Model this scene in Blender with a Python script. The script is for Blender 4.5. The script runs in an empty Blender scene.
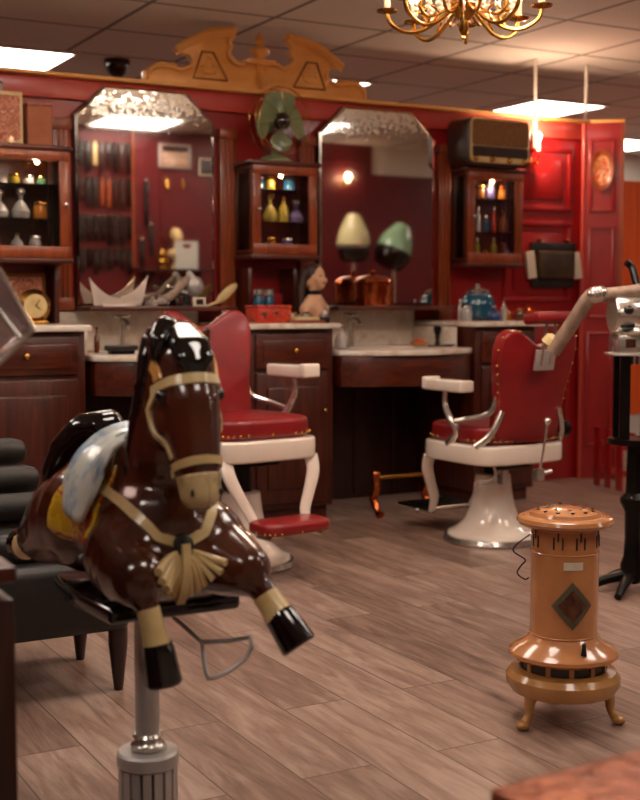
import bpy, bmesh, math, random
from mathutils import Vector, Matrix, Quaternion
from mathutils.bvhtree import BVHTree
random.seed(7)
PI = math.pi
col = bpy.context.scene.collection
sc = bpy.context.scene
V = Vector
F, HC, TH, PH = 1250.0, 1.08, math.radians(28.8), math.radians(4.48)

def ray(px, py):
    x = (px-320)/F; y = -(py-400)/F
    st, ct, sp, cp = math.sin(TH), math.cos(TH), math.sin(PH), math.cos(PH)
    return V((st*cp, ct*cp, -sp)) + V((ct, -st, 0))*x + V((st*sp, ct*sp, cp))*y
def at_y(px, py, Y):
    d = ray(px, py); t = Y/d.y; return V((d.x*t, Y, HC+d.z*t))
def at_z(px, py, Z=0.0):
    d = ray(px, py); t = (Z-HC)/d.z; return V((d.x*t, d.y*t, Z))
def at_d(px, py, D):
    return ray(px, py)*D + V((0, 0, HC))

# ------------------------------------------------------------------ materials
def hexc(h):
    h = h.lstrip('#'); r = []
    for i in (0, 2, 4):
        v = int(h[i:i+2], 16)/255
        r.append(v/12.92 if v <= .04045 else ((v+.055)/1.055)**2.4)
    return (r[0], r[1], r[2], 1)
def newmat(name):
    m = bpy.data.materials.new(name); m.use_nodes = True
    nt = m.node_tree; b = nt.nodes['Principled BSDF']
    return m, nt, b
def mapping(nt, scale=(1, 1, 1), rot=(0, 0, 0), src='Object'):
    tc = nt.nodes.new('ShaderNodeTexCoord'); mp = nt.nodes.new('ShaderNodeMapping')
    nt.links.new(tc.outputs[src], mp.inputs[0]); mp.inputs['Scale'].default_value = scale
    mp.inputs['Rotation'].default_value = rot
    return mp.outputs[0]
def noise(nt, vec, scale, detail=4, rough=.55, dist=0):
    n = nt.nodes.new('ShaderNodeTexNoise'); nt.links.new(vec, n.inputs['Vector'])
    n.inputs['Scale'].default_value = scale; n.inputs['Detail'].default_value = detail
    n.inputs['Roughness'].default_value = rough; n.inputs['Distortion'].default_value = dist
    return n.outputs['Fac']
def ramp(nt, fac, stops, interp='LINEAR'):
    r = nt.nodes.new('ShaderNodeValToRGB'); nt.links.new(fac, r.inputs[0])
    cr = r.color_ramp; cr.interpolation = interp
    while len(cr.elements) < len(stops): cr.elements.new(.5)
    for e, (p, c) in zip(cr.elements, stops):
        e.position = p; e.color = hexc(c) if isinstance(c, str) else c
    return r.outputs[0]
def bump(nt, b, h, strength=.2, dist=.01):
    n = nt.nodes.new('ShaderNodeBump'); nt.links.new(h, n.inputs['Height'])
    n.inputs['Strength'].default_value = strength; n.inputs['Distance'].default_value = dist
    nt.links.new(n.outputs[0], b.inputs['Normal'])
def mat(name, c1, c2=None, rough=.5, metal=0, scale=6, bmp=0, coat=0, emis=None, es=0, stretch=(1, 1, 1), spread=(.35, .65), bdist=.01):
    m, nt, b = newmat(name)
    b.inputs['Roughness'].default_value = rough; b.inputs['Metallic'].default_value = metal
    b.inputs['Coat Weight'].default_value = coat; b.inputs['Coat Roughness'].default_value = .08
    v = mapping(nt, stretch); n = noise(nt, v, scale)
    nt.links.new(ramp(nt, n, [(spread[0], c1), (spread[1], c2 or c1)]), b.inputs['Base Color'])
    if bmp: bump(nt, b, n, bmp, bdist)
    if emis:
        b.inputs['Emission Color'].default_value = hexc(emis); b.inputs['Emission Strength'].default_value = es
    return m
def wood(name, c1, c2, c3, rough=.35, coat=.3, axis='z', scale=1.0):
    m, nt, b = newmat(name)
    s = {'z': (14, 14, 1.2), 'x': (1.2, 14, 14), 'y': (14, 1.2, 14)}[axis]
    v = mapping(nt, tuple(q*scale for q in s))
    n = noise(nt, v, 2.2, 6, .6, 1.2)
    nt.links.new(ramp(nt, n, [(.25, c1), (.5, c2), (.75, c3)]), b.inputs['Base Color'])
    b.inputs['Roughness'].default_value = rough; b.inputs['Coat Weight'].default_value = coat
    b.inputs['Coat Roughness'].default_value = .15
    bump(nt, b, n, .06, .004)
    return m
def thin_glass(name, tint=(1, 1, 1, 1), rough=.02, body=.0):
    m, nt, b = newmat(name); nt.nodes.remove(b)
    out = nt.nodes['Material Output']
    tr = nt.nodes.new('ShaderNodeBsdfTransparent'); tr.inputs[0].default_value = tint
    gl = nt.nodes.new('ShaderNodeBsdfGlossy'); gl.inputs['Roughness'].default_value = rough
    fr = nt.nodes.new('ShaderNodeFresnel'); fr.inputs[0].default_value = 1.45
    mx = nt.nodes.new('ShaderNodeMixShader')
    nt.links.new(fr.outputs[0], mx.inputs[0]); nt.links.new(tr.outputs[0], mx.inputs[1]); nt.links.new(gl.outputs[0], mx.inputs[2])
    last = mx
    if body:
        df = nt.nodes.new('ShaderNodeBsdfDiffuse'); df.inputs[0].default_value = tint
        m2 = nt.nodes.new('ShaderNodeMixShader'); m2.inputs[0].default_value = body
        nt.links.new(mx.outputs[0], m2.inputs[1]); nt.links.new(df.outputs[0], m2.inputs[2]); last = m2
    nt.links.new(last.outputs[0], out.inputs[0])
    return m
def glow(name, c, s):
    m, nt, b = newmat(name)
    b.inputs['Base Color'].default_value = hexc('#ffffff')
    b.inputs['Emission Color'].default_value = hexc(c); b.inputs['Emission Strength'].default_value = s
    return m
def stud(mesh_cache={}):
    if 'm' not in mesh_cache:
        mb = MB(); mb.ball((0, 0, 0), 1.0, 8, 6); me = bpy.data.meshes.new('nail_stud'); bmesh.ops.recalc_face_normals(mb.bm, faces=mb.bm.faces)
        for f in mb.bm.faces: f.smooth = True
        mb.bm.to_mesh(me); mb.bm.free(); me.materials.append(M['brass']); mesh_cache['m'] = me
    return mesh_cache['m']
def studs(pts, r, parent):
    for p in pts:
        o = bpy.data.objects.new('nail_stud', stud()); col.objects.link(o); o.parent = parent; o.location = p; o.scale = (r, r, r)
M = {}
M['red_wall'] = mat('red_paint', '#8a1013', '#9c1717', .32, scale=3, coat=.25)
M['red_trim'] = mat('red_trim_paint', '#b23a30', '#c0453a', .35, scale=4, coat=.2)
M['red_dark'] = mat('maroon_paint', '#5a0d14', '#6a1218', .45, scale=2)
M['wood'] = wood('mahogany', '#280b04', '#461708', '#622610')
M['wood_x'] = wood('mahogany_across', '#2e0d05', '#4e1b0a', '#6c2c12', axis='x')
M['wood_lt'] = wood('cherry_wood', '#6a2a10', '#8c3d18', '#a5501f')
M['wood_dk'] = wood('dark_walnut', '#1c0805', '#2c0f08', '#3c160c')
M['gold'] = mat('gilt_paint', '#e09c4c', '#eeb266', .38, .1, 5, .05, .15)
M['gold_dk'] = mat('dark_gilt_paint', '#7a4414', '#94581c', .5, .3, 9)  # darker gilt tone for panel mouldings and the photograph frame
M['brass'] = mat('brass', '#b8863a', '#d9a653', .22, 1, 8)
M['copper'] = mat('copper', '#b4562c', '#d98150', .2, 1, 8)
M['chrome'] = mat('chrome', '#c8c2ba', '#e0dad2', .22, .9, 5)
M['steel'] = mat('brushed_aluminium', '#b0aaa6', '#c8c2be', .42, .5, 5)
M['porcelain'] = mat('white_enamel', '#e6d5c6', '#f0e2d4', .18, 0, 3, coat=.6)
M['red_vinyl'] = mat('red_vinyl', '#7e1316', '#921a1c', .38, 0, 7, .08, .15)
M['black'] = mat('black_vinyl', '#0c0a09', '#171311', .3, 0, 12, .1, .2)
M['black_gloss'] = mat('black_gloss', '#070605', '#120d0a', .1, 0, 9, 0, .8)
M['iron'] = mat('black_iron', '#0d0a09', '#191412', .35, .6, 9, .1)
M['leather'] = mat('black_leather', '#0e0a07', '#1a120c', .5, 0, 14, .2, .1)
M['cream'] = mat('cream_paint', '#c9ab72', '#dcc48e', .35, 0, 14, .1, .3)
M['horse'] = mat('brown_enamel', '#361609', '#582814', .2, 0, 7, .05, .8)
M['enamel'] = mat('orange_enamel', '#b87848', '#c88856', .2, 0, 9, .03, .6)
M['enamel_dk'] = mat('tan_enamel', '#a4713a', '#b9854a', .25, 0, 9, .05, .5)
M['white'] = mat('white_paint', '#cfc6bb', '#dcd4ca', .6, 0, 2)
M['paper'] = mat('paper', '#cdbfa8', '#e2d6c2', .7, 0, 5)
M['fan_green'] = mat('sage_green_enamel', '#72825a', '#8a9870', .3, 0, 5, coat=.4)
M['mint'] = mat('mint_enamel', '#8fbf98', '#a7d0ac', .25, 0, 5, coat=.4)
M['butter'] = mat('cream_enamel', '#cfc58e', '#ded6a4', .25, 0, 5, coat=.4)
M['skin'] = mat('wax_skin', '#cf9f7c', '#dcb08e', .45, 0, 6)
M['hair'] = mat('brown_hair', '#1e0d08', '#3a1a10', .5, 0, 40, .4, stretch=(1, 1, .15))
M['glass'] = thin_glass('cabinet_glass')
M['bulb'] = glow('lamp_bulb', '#ffc98a', 28)
M['panel'] = glow('ceiling_lamp_diffuser', '#fff0e2', 6.0)
M['orange'] = wood('orange_panel', '#d8480c', '#e85a14', '#f0681c', .5, 0, 'z', .5)
M['marker'] = mat('black_print', '#14100e', '#14100e', .6)
def marble():
    m, nt, b = newmat('marble')
    v = mapping(nt, (1, 1, 1)); n = noise(nt, v, 5, 8, .65, 1.5)
    nt.links.new(ramp(nt, n, [(.3, '#c4aa96'), (.45, '#e2d0be'), (.6, '#f0e6d8')]), b.inputs['Base Color'])
    b.inputs['Roughness'].default_value = .25
    return m
M['marble'] = marble()
def floor_mat():
    m, nt, b = newmat('vinyl_planks')
    v = mapping(nt, (1, 1, 1), (0, 0, PI/2))
    br = nt.nodes.new('ShaderNodeTexBrick'); nt.links.new(v, br.inputs[0])
    br.offset = .37; br.inputs['Scale'].default_value = 1
    br.inputs['Brick Width'].default_value = 1.22; br.inputs['Row Height'].default_value = .185
    br.inputs['Mortar Size'].default_value = .0022; br.inputs['Mortar Smooth'].default_value = .3
    br.inputs['Color1'].default_value = (0, 0, 0, 1); br.inputs['Color2'].default_value = (1, 1, 1, 1)
    br.inputs['Mortar'].default_value = (.5, .5, .5, 1)
    # grain along Y, shifted per plank
    sep = nt.nodes.new('ShaderNodeVectorMath'); sep.operation = 'MULTIPLY_ADD'
    nt.links.new(br.outputs['Color'], sep.inputs[0]); sep.inputs[1].default_value = (7, 3, 5)
    v2 = mapping(nt, (9, 1.1, 1)); nt.links.new(v2, sep.inputs[2])
    n = noise(nt, sep.outputs[0], 1.6, 8, .62, 1.6)
    n2 = noise(nt, sep.outputs[0], 9, 4, .6, .3)
    ad = nt.nodes.new('ShaderNodeMath'); ad.operation = 'MULTIPLY_ADD'
    nt.links.new(n2, ad.inputs[0]); ad.inputs[1].default_value = .35; nt.links.new(n, ad.inputs[2])
    mixv = nt.nodes.new('ShaderNodeMath'); mixv.operation = 'MULTIPLY_ADD'
    nt.links.new(br.outputs['Color'], mixv.inputs[0]); mixv.inputs[1].default_value = .22
    nt.links.new(ad.outputs[0], mixv.inputs[2])
    c = ramp(nt, mixv.outputs[0], [(.45, '#4a3830'), (.65, '#785e52'), (.8, '#8e7264'), (1, '#aa9082')])
    mx = nt.nodes.new('ShaderNodeMix'); mx.data_type = 'RGBA'
    nt.links.new(br.outputs['Fac'], mx.inputs[0]); nt.links.new(c, mx.inputs[6]); mx.inputs[7].default_value = hexc('#4e3c34')
    nt.links.new(mx.outputs[2], b.inputs['Base Color'])
    b.inputs['Roughness'].default_value = .42; bump(nt, b, n2, .05, .004)
    return m
M['floor'] = floor_mat()
def ceiling_mat():
    m, nt, b = newmat('ceiling_tiles')
    v = mapping(nt, (1, 1, 1)); 
    sx = nt.nodes.new('ShaderNodeSeparateXYZ'); nt.links.new(v, sx.inputs[0])
    outs = []
    for ax, off in (('X', 2.22), ('Y', 6.365)):
        a = nt.nodes.new('ShaderNodeMath'); a.operation = 'ADD'; a.inputs[1].default_value = .66*20-off
        nt.links.new(sx.outputs[ax], a.inputs[0])
        p = nt.nodes.new('ShaderNodeMath'); p.operation = 'PINGPONG'; p.inputs[1].default_value = .33
        nt.links.new(a.outputs[0], p.inputs[0]); outs.append(p.outputs[0])
    mn = nt.nodes.new('ShaderNodeMath'); mn.operation = 'MINIMUM'
    nt.links.new(outs[0], mn.inputs[0]); nt.links.new(outs[1], mn.inputs[1])
    n = noise(nt, v, 60, 3)
    base = ramp(nt, n, [(.3, '#cfc4bc'), (.7, '#d8cec6')])
    k = ramp(nt, mn.outputs[0], [(.011, (1, 1, 1, 1)), (.014, (0, 0, 0, 1))], 'LINEAR')
    mx = nt.nodes.new('ShaderNodeMix'); mx.data_type = 'RGBA'
    nt.links.new(k, mx.inputs[0]); nt.links.new(base, mx.inputs[6]); mx.inputs[7].default_value = hexc('#6e625c')
    nt.links.new(mx.outputs[2], b.inputs['Base Color']); b.inputs['Roughness'].default_value = .8
    return m
M['ceiling'] = ceiling_mat()
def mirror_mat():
    # silvered glass, foxed, with a speckled chandelier reflection painted along its upper edge
    m, nt, b = newmat('foxed_glint_mirror')
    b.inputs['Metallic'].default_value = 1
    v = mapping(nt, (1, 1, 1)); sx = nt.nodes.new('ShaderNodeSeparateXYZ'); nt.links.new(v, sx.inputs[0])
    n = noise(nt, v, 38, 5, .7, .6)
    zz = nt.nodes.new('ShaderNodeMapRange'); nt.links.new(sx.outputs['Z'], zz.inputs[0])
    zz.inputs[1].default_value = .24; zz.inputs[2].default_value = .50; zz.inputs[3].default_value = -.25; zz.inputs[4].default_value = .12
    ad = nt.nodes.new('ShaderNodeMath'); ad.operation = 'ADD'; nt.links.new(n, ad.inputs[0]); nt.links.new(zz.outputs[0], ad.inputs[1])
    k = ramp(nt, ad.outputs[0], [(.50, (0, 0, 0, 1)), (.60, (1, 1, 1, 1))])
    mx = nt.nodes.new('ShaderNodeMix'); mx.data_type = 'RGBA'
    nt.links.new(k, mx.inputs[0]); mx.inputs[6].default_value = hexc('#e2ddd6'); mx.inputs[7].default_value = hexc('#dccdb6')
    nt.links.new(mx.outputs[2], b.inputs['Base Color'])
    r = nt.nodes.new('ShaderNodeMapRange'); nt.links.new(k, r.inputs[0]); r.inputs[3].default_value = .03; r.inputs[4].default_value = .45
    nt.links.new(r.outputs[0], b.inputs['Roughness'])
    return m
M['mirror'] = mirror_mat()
M['mirror_edge'] = mat('bevelled_mirror_edge', '#b8b0a4', '#dcd6cc', .12, 1, 20)
def hammered():
    m, nt, b = newmat('hammered_copper')
    v = mapping(nt, (1, 1, 1)); vo = nt.nodes.new('ShaderNodeTexVoronoi'); nt.links.new(v, vo.inputs[0]); vo.inputs['Scale'].default_value = 34
    n = noise(nt, v, 14, 4)
    nt.links.new(ramp(nt, n, [(.3, '#6a2c18'), (.7, '#a05a3c')]), b.inputs['Base Color'])
    b.inputs['Metallic'].default_value = .6; b.inputs['Roughness'].default_value = .38
    bump(nt, b, vo.outputs['Distance'], .5, .006)
    return m
M['hammered'] = hammered()
def pattern(name, cols, scale, rough=.5):
    m, nt, b = newmat(name); v = mapping(nt); n = noise(nt, v, scale, 3, .5, .8)
    k = len(cols); nt.links.new(ramp(nt, n, [(.3+.4*i/k, c) for i, c in enumerate(cols)], 'CONSTANT'), b.inputs['Base Color'])
    b.inputs['Roughness'].default_value = rough; b.inputs['Coat Weight'].default_value = .3
    return m
M['blanket'] = pattern('flowered_blanket_paint', ['#c79a1c', '#d8b02c', '#b83a1c', '#d8a828'], 26, .35)
M['saddle'] = mat('marbled_saddle_paint', '#7fa0c0', '#d8dcd2', .3, 0, 16, .1, .4, spread=(.36, .52))
M['old_print'] = pattern('old_print', ['#a8543c', '#c98468', '#b0664a', '#d8a890'], 22, .7)
M['plate_print'] = pattern('painted_plate', ['#c8a070', '#b07040', '#c03a24', '#d8b888', '#907048'], 18, .3)
M['tin'] = pattern('printed_tin', ['#c0281c', '#b8321c', '#c84a2c', '#5c2a18'], 30, .4)
M['hose'] = mat('ribbed_hose', '#8c7466', '#a8907e', .45, .2, 30, .2)
M['hood'] = thin_glass('smoky_acrylic', (.95, .84, .82, 1), .06, .07)

# ------------------------------------------------------------------ mesh builder
class MB:
    def __init__(s): s.bm = bmesh.new()
    def _add(s, verts, faces):
        vs = [s.bm.verts.new(v) for v in verts]
        for f in faces:
            try: s.bm.faces.new([vs[i] for i in f])
            except ValueError: pass
        return s
    def box(s, c, d, rot=None, taper=1.0):
        c = V(c); hx, hy, hz = d[0]/2, d[1]/2, d[2]/2; vs = []
        for z in (-hz, hz):
            k = taper if z > 0 else 1
            for x, y in ((-hx, -hy), (hx, -hy), (hx, hy), (-hx, hy)): vs.append(V((x*k, y*k, z)))
        if rot is not None: vs = [rot @ v for v in vs]
        return s._add([v+c for v in vs], [(3, 2, 1, 0), (4, 5, 6, 7), (0, 1, 5, 4), (1, 2, 6, 5), (2, 3, 7, 6), (3, 0, 4, 7)])
    def box2(s, a, b):
        return s.box([(a[i]+b[i])/2 for i in range(3)], [abs(b[i]-a[i]) for i in range(3)])
    def lathe(s, prof, c=(0, 0, 0), n=32, axis=(0, 0, 1), caps=True):
        q = V((0, 0, 1)).rotation_difference(V(axis).normalized()); c = V(c); vs = []; fs = []
        for r, z in prof:
            for i in range(n):
                a = 2*PI*i/n; vs.append(q @ V((max(r, 1e-4)*math.cos(a), max(r, 1e-4)*math.sin(a), z)) + c)
        for k in range(len(prof)-1):
            for i in range(n):
                j = (i+1) % n; fs.append((k*n+i, k*n+j, (k+1)*n+j, (k+1)*n+i))
        if caps:
            fs.append(tuple(range(n-1, -1, -1))); fs.append(tuple((len(prof)-1)*n+i for i in range(n)))
        return s._add(vs, fs)
    def cyl(s, a, b, r0, r1=None, n=20):
        a, b = V(a), V(b); r1 = r0 if r1 is None else r1
        return s.lathe([(r0, 0), (r1, (b-a).length)], a, n, (b-a))
    def tube(s, pts, r, n=10, flat=1.0, up=None, smooth=4):
        P = [V(p) for p in pts]; R = r if isinstance(r, (list, tuple)) else [r]*len(P)
        if smooth > 1 and len(P) > 2:
            Q, RR = [], []
            for i in range(len(P)-1):
                p0, p1, p2, p3 = P[max(i-1, 0)], P[i], P[i+1], P[min(i+2, len(P)-1)]
                for k in range(smooth):
                    t = k/smooth
                    Q.append(.5*((2*p1)+(p2-p0)*t+(2*p0-5*p1+4*p2-p3)*t*t+(3*p1-p0-3*p2+p3)*t**3)); RR.append(R[i]*(1-t)+R[i+1]*t)
            Q.append(P[-1]); RR.append(R[-1]); P, R = Q, RR
        vs, fs = [], []; prev = V(up) if up else None
        for i, p in enumerate(P):
            t = (P[min(i+1, len(P)-1)]-P[max(i-1, 0)]).normalized()
            if prev is None: prev = t.orthogonal().normalized()
            u = (prev - t*prev.dot(t))
            u = u.normalized() if u.length > 1e-5 else t.orthogonal().normalized()
            w = t.cross(u); prev = u
            for k in range(n):
                a = 2*PI*k/n; vs.append(p+u*math.cos(a)*R[i]*flat+w*math.sin(a)*R[i])
        for i in range(len(P)-1):
            for k in range(n):
                j = (k+1) % n; fs.append((i*n+k, i*n+j, (i+1)*n+j, (i+1)*n+k))
        fs.append(tuple(range(n-1, -1, -1))); fs.append(tuple((len(P)-1)*n+k for k in range(n)))
        return s._add(vs, fs)
    def ball(s, c, r, u=16, v=10, rot=None):
        r = r if isinstance(r, (list, tuple)) else (r, r, r); c = V(c); vs = [V((0, 0, -r[2]))]; fs = []
        for i in range(1, v):
            ph = -PI/2+PI*i/v
            for k in range(u):
                a = 2*PI*k/u; vs.append(V((r[0]*math.cos(ph)*math.cos(a), r[1]*math.cos(ph)*math.sin(a), r[2]*math.sin(ph))))
        vs.append(V((0, 0, r[2])))
        for k in range(u): fs.append((0, 1+(k+1) % u, 1+k))
        for i in range(v-2):
            for k in range(u):
                j = (k+1) % u; fs.append((1+i*u+k, 1+i*u+j, 1+(i+1)*u+j, 1+(i+1)*u+k))
        L = len(vs)-1
        for k in range(u): fs.append((L, 1+(v-2)*u+k, 1+(v-2)*u+(k+1) % u))
        if rot is not None: vs = [rot @ q for q in vs]
        return s._add([q+c for q in vs], fs)
    def prism(s, pts, to3, d):
        """extrude a 2D outline: to3(u, v, t) -> 3D with t 0..1 across thickness d handled by caller"""
        n = len(pts); vs = [V(to3(u, v, 0)) for u, v in pts]+[V(to3(u, v, d)) for u, v in pts]
        fs = [tuple(range(n-1, -1, -1)), tuple(range(n, 2*n))]+[(i, (i+1) % n, n+(i+1) % n, n+i) for i in range(n)]
        return s._add(vs, fs)
    def chain(s, pts, rs, step=.35):
        for i in range(len(pts)-1):
            a, b = V(pts[i]), V(pts[i+1]); L = (b-a).length; k = max(1, int(L/(min(rs[i], rs[i+1])*step)))
            for j in range(k+1):
                t = j/k; s.ball(a.lerp(b, t), rs[i]*(1-t)+rs[i+1]*t, 14, 9)
        return s
    def build(s, name, m, parent=None, loc=None, bevel=0, seg=2, smooth=True, angle=35):
        bmesh.ops.recalc_face_normals(s.bm, faces=s.bm.faces)
        if bevel:
            es = [e for e in s.bm.edges if len(e.link_faces) == 2 and e.calc_face_angle(0) > math.radians(30)]
            bmesh.ops.bevel(s.bm, geom=es, offset=bevel, segments=seg, affect='EDGES', profile=.5, clamp_overlap=True)
        me = bpy.data.meshes.new(name)
        if smooth:
            for f in s.bm.faces: f.smooth = True
            for e in s.bm.edges:
                if len(e.link_faces) == 2 and e.calc_face_angle(0) > math.radians(angle): e.smooth = False
        s.bm.to_mesh(me); s.bm.free()
        o = bpy.data.objects.new(name, me); col.objects.link(o)
        if m: me.materials.append(M[m] if isinstance(m, str) else m)
        if parent: o.parent = parent
        if loc is not None: o.location = loc
        return o
def tag(o, label, cat, group=None, kind=None):
    o['label'] = label; o['category'] = cat
    if group: o['group'] = group
    if kind: o['kind'] = kind
    return o
def thing(name, label, cat, loc=(0, 0, 0), rz=0, group=None):
    o = bpy.data.objects.new(name, None); col.objects.link(o); o.empty_display_size = .05
    o.location = loc; o.rotation_euler = (0, 0, rz); return tag(o, label, cat, group)
def struct(o): o['kind'] = 'structure'; return o
def box_struct(name, a, b, m, bevel=0):
    c = V([(a[i]+b[i])/2 for i in range(3)])
    mb = MB(); mb.box((0, 0, 0), [abs(b[i]-a[i]) for i in range(3)])
    return struct(mb.build(name, m, loc=c, bevel=bevel))
def dup(o, loc, rz=None, label=None, mats=None):
    r = o.copy(); col.objects.link(r); r.location = loc
    if rz is not None: r.rotation_euler = (0, 0, rz)
    if label: r['label'] = label
    for ch in list(o.children):
        c = ch.copy(); col.objects.link(c); c.parent = r
        for g in list(ch.children):
            d = g.copy(); col.objects.link(d); d.parent = c
    return r
def blob(name, mb, m, parent, voxel=.007, it=6):
    """fuse overlapping lumps into one continuous skin"""
    o = mb.build(name, m, parent)
    r = o.modifiers.new('r', 'REMESH'); r.mode = 'VOXEL'; r.voxel_size = voxel; r.use_smooth_shade = True
    s = o.modifiers.new('s', 'SMOOTH'); s.factor = .5; s.iterations = it
    dg = bpy.context.evaluated_depsgraph_get(); dg.update()
    me = bpy.data.meshes.new_from_object(o.evaluated_get(dg)); me.name = name
    o.modifiers.clear(); o.data = me
    for p in me.polygons: p.use_smooth = True
    return o
M['crystal'] = mat('crystal', '#e8dccb', '#fff4e4', .1, .3, 5)
CH_E, SC_E, EXPO = 42, 7, 1.08
# ------------------------------------------------------------------ the room
CZ, YW = 2.5, 5.95
mb = MB(); mb.box2((-2.4, -2.6, -.1), (10.2, 9.4, 0)); struct(mb.build('floor', 'floor'))
mb = MB(); mb.box2((-2.4, -2.6, CZ), (10.2, 9.4, CZ+.1)); struct(mb.build('ceiling', 'ceiling'))
box_struct('wall_rear', (-2.4, -2.7, 0), (10.2, -2.6, CZ), 'white')
box_struct('wall_far', (-2.4, 9.3, 0), (10.2, 9.4, CZ), 'white')
box_struct('wall_left', (-2.5, -2.6, 0), (-2.4, 9.3, CZ), 'red_dark')
box_struct('wall_right', (10.2, -2.6, 0), (10.3, 9.4, CZ), 'white')
# barber wall: partition with fascia, panel mouldings and cap
box_struct('wall_back', (.6, YW, 0), (5.09, YW+.09, 2.15), 'red_wall')
box_struct('trim_1', (.6, YW-.03, 2.05), (5.09, YW, 2.15), 'red_trim', .006)
box_struct('trim_2', (.6, YW-.075, 2.15), (5.09, YW+.1, 2.168), 'gold', .004)
def raised_panel(a, b, y=YW, m='red_wall'):
    mb = MB(); (x0, z0), (x1, z1) = a, b; t, w = .014, .03
    mb.box2((x0, y-t, z0), (x1, y+.002, z0+w)); mb.box2((x0, y-t, z1-w), (x1, y+.002, z1))
    mb.box2((x0, y-t, z0+w), (x0+w, y+.002, z1-w)); mb.box2((x1-w, y-t, z0+w), (x1, y+.002, z1-w))
    mb.box2((x0+.07, y-.01, z0+.07), (x1-.07, y+.002, z1-.07))
    return mb, m
i = 3
for a, b in [((4.50, 1.62), (5.0, 2.0)), ((4.50, 1.08), (5.0, 1.56)), ((4.50, .30), (5.0, 1.02)), ((1.0, 1.84), (1.72, 2.02))]:
    mb, m = raised_panel(a, b); struct(mb.build('trim_%d' % i, m, bevel=.004)); i += 1
# narrow end section of the wall, turned towards the room
ang = math.radians(-40)
ex = V((math.cos(ang), math.sin(ang), 0)); ey = V((-ex.y, ex.x, 0)); rotE = Matrix(((ex.x, ey.x, 0), (ex.y, ey.y, 0), (0, 0, 1)))
EC = V((5.06, 5.92, 0))
def endbox(u0, u1, z0, z1, t0, t1): 
    return V(EC)+rotE @ V(((u0+u1)/2, (t0+t1)/2, (z0+z1)/2)), (u1-u0, t1-t0, z1-z0)
mb = MB(); mb.box(*endbox(0, .235, 0, 2.15, 0, .08), rot=rotE); struct(mb.build('wall_end', 'red_wall'))
mb = MB(); mb.box(*endbox(.0, .245, 2.15, 2.168, -.02, .1), rot=rotE); struct(mb.build('trim_%d' % i, 'gold')); i += 1
mb = MB(); mb.box(*endbox(.222, .245, 0, 2.15, -.012, .09), rot=rotE); struct(mb.build('trim_%d' % i, 'wood_lt')); i += 1
mb = MB()
for z0, z1 in ((1.62, 2.06), (.98, 1.54), (.2, .9)):
    for u0, u1, a, b in ((.04, .195, z0, z0+.02), (.04, .195, z1-.02, z1), (.04, .06, z0, z1), (.175, .195, z0, z1)):
        mb.box(*endbox(u0, u1, a, b, -.012, .002), rot=rotE)
struct(mb.build('trim_%d' % i, 'red_wall', bevel=.003)); i += 1
for x, z0, z1, r, m in ((4.69, 1.98, CZ, .010, 'white'), (5.075, 2.169, CZ, .010, 'white'), (5.066, 0, 2.148, .014, 'red_trim')):
    mb = MB(); mb.cyl((0, 0, z0), (0, 0, z1), r, n=14); struct(mb.build('trim_%d' % i, m, loc=(x, YW-.035, 0))); i += 1
# opposite wall (seen in the mirrors)
YO = 1.9
box_struct('wall_front', (3.1, YO-.1, 0), (5.97, YO, CZ), 'red_dark')
box_struct('wall_front_low', (5.97, YO-.1, 0), (9.6, YO, 2.24), 'red_dark')
box_struct('wall_front_upper', (5.97, YO-.1, 2.241), (9.6, YO-.02, CZ), 'white')
box_struct('trim_%d' % i, (3.1, YO, .9), (9.6, YO+.015, .95), 'red_dark'); i += 1
for x0 in (3.2, 3.9, 4.6, 5.3):
    mb = MB(); 
    for a, b in (((x0, 1.05), (x0+.6, 1.62)), ((x0, 1.70), (x0+.6, 2.35))):
        for q in ((a[0], a[1], b[0], a[1]+.02), (a[0], b[1]-.02, b[0], b[1]), (a[0], a[1], a[0]+.02, b[1]), (b[0]-.02, a[1], b[0], b[1])):
            mb.box2((q[0], YO-.002, q[1]), (q[2], YO+.01, q[3]))
    struct(mb.build('trim_%d' % i, 'red_dark')); i += 1
# far room beyond the wall end: orange boarded screen on a white base
box_struct('wall_screen', (5.75, 6.9, .26), (7.6, 6.97, 1.95), 'orange')
box_struct('wall_screen_base', (5.75, 6.91, 0), (7.6, 6.96, .26), 'white')

# ceiling lamps and camera
pn = [(1.56, 7.02), (3.54, 7.02), (5.52, 7.02), (7.5, 7.02), (3.22, 1.96), (4.50, 2.40), (1.12, 2.36), (-.86, 2.36),
      (-.42, 4.38), (1.12, 4.2), (2.6, 3.2), (1.12, .42), (6.3, 4.9), (7.5, 2.40), (-.86, .42), (3.10, .42), (5.6, -.6), (7.6, 8.35), (8.2, -1.0)]  # added unseen panels: one lights the orange screen, two the rear wall
lab = {0: 'recessed square ceiling lamp behind the wall at the far left', 1: 'recessed ceiling lamp half hidden behind the gilt pediment', 2: 'recessed ceiling lamp beyond the wall, right of the radio',
       3: 'recessed ceiling lamp far beyond the wall, outside the right picture edge', 4: 'ceiling lamp reflected at the top of the left mirror', 5: 'ceiling lamp reflected at the top corner of the right mirror', 17: 'small bright ceiling lamp at the right edge above the orange screen', 18: 'added unseen lamp lighting the space behind the maroon opposite wall', 16: 'added unseen lamp just behind the maroon opposite wall, lighting the rear wall'}
for k, (x, y) in enumerate(pn):
    t = thing('ceiling_light', lab[k] if k in lab else 'recessed square ceiling lamp overhead in the front of the room', 'ceiling light', (x+.33+(.09 if k < 4 else 0), y+.33, CZ), group='recessed ceiling lamps')
    mb = MB()
    for a, b in (((-.325, -.325), (.325, -.295)), ((-.325, .295), (.325, .325)), ((-.325, -.295), (-.295, .295)), ((.295, -.295), (.325, .295))):
        mb.box2((a[0], a[1], -.012), (b[0], b[1], .0))
    mb.build('frame', 'white', t)
    mb = MB(); mb.box2((-.295, -.295, -.008), (.295, .295, -.002)); mb.build('diffuser', 'panel', t)
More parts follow.
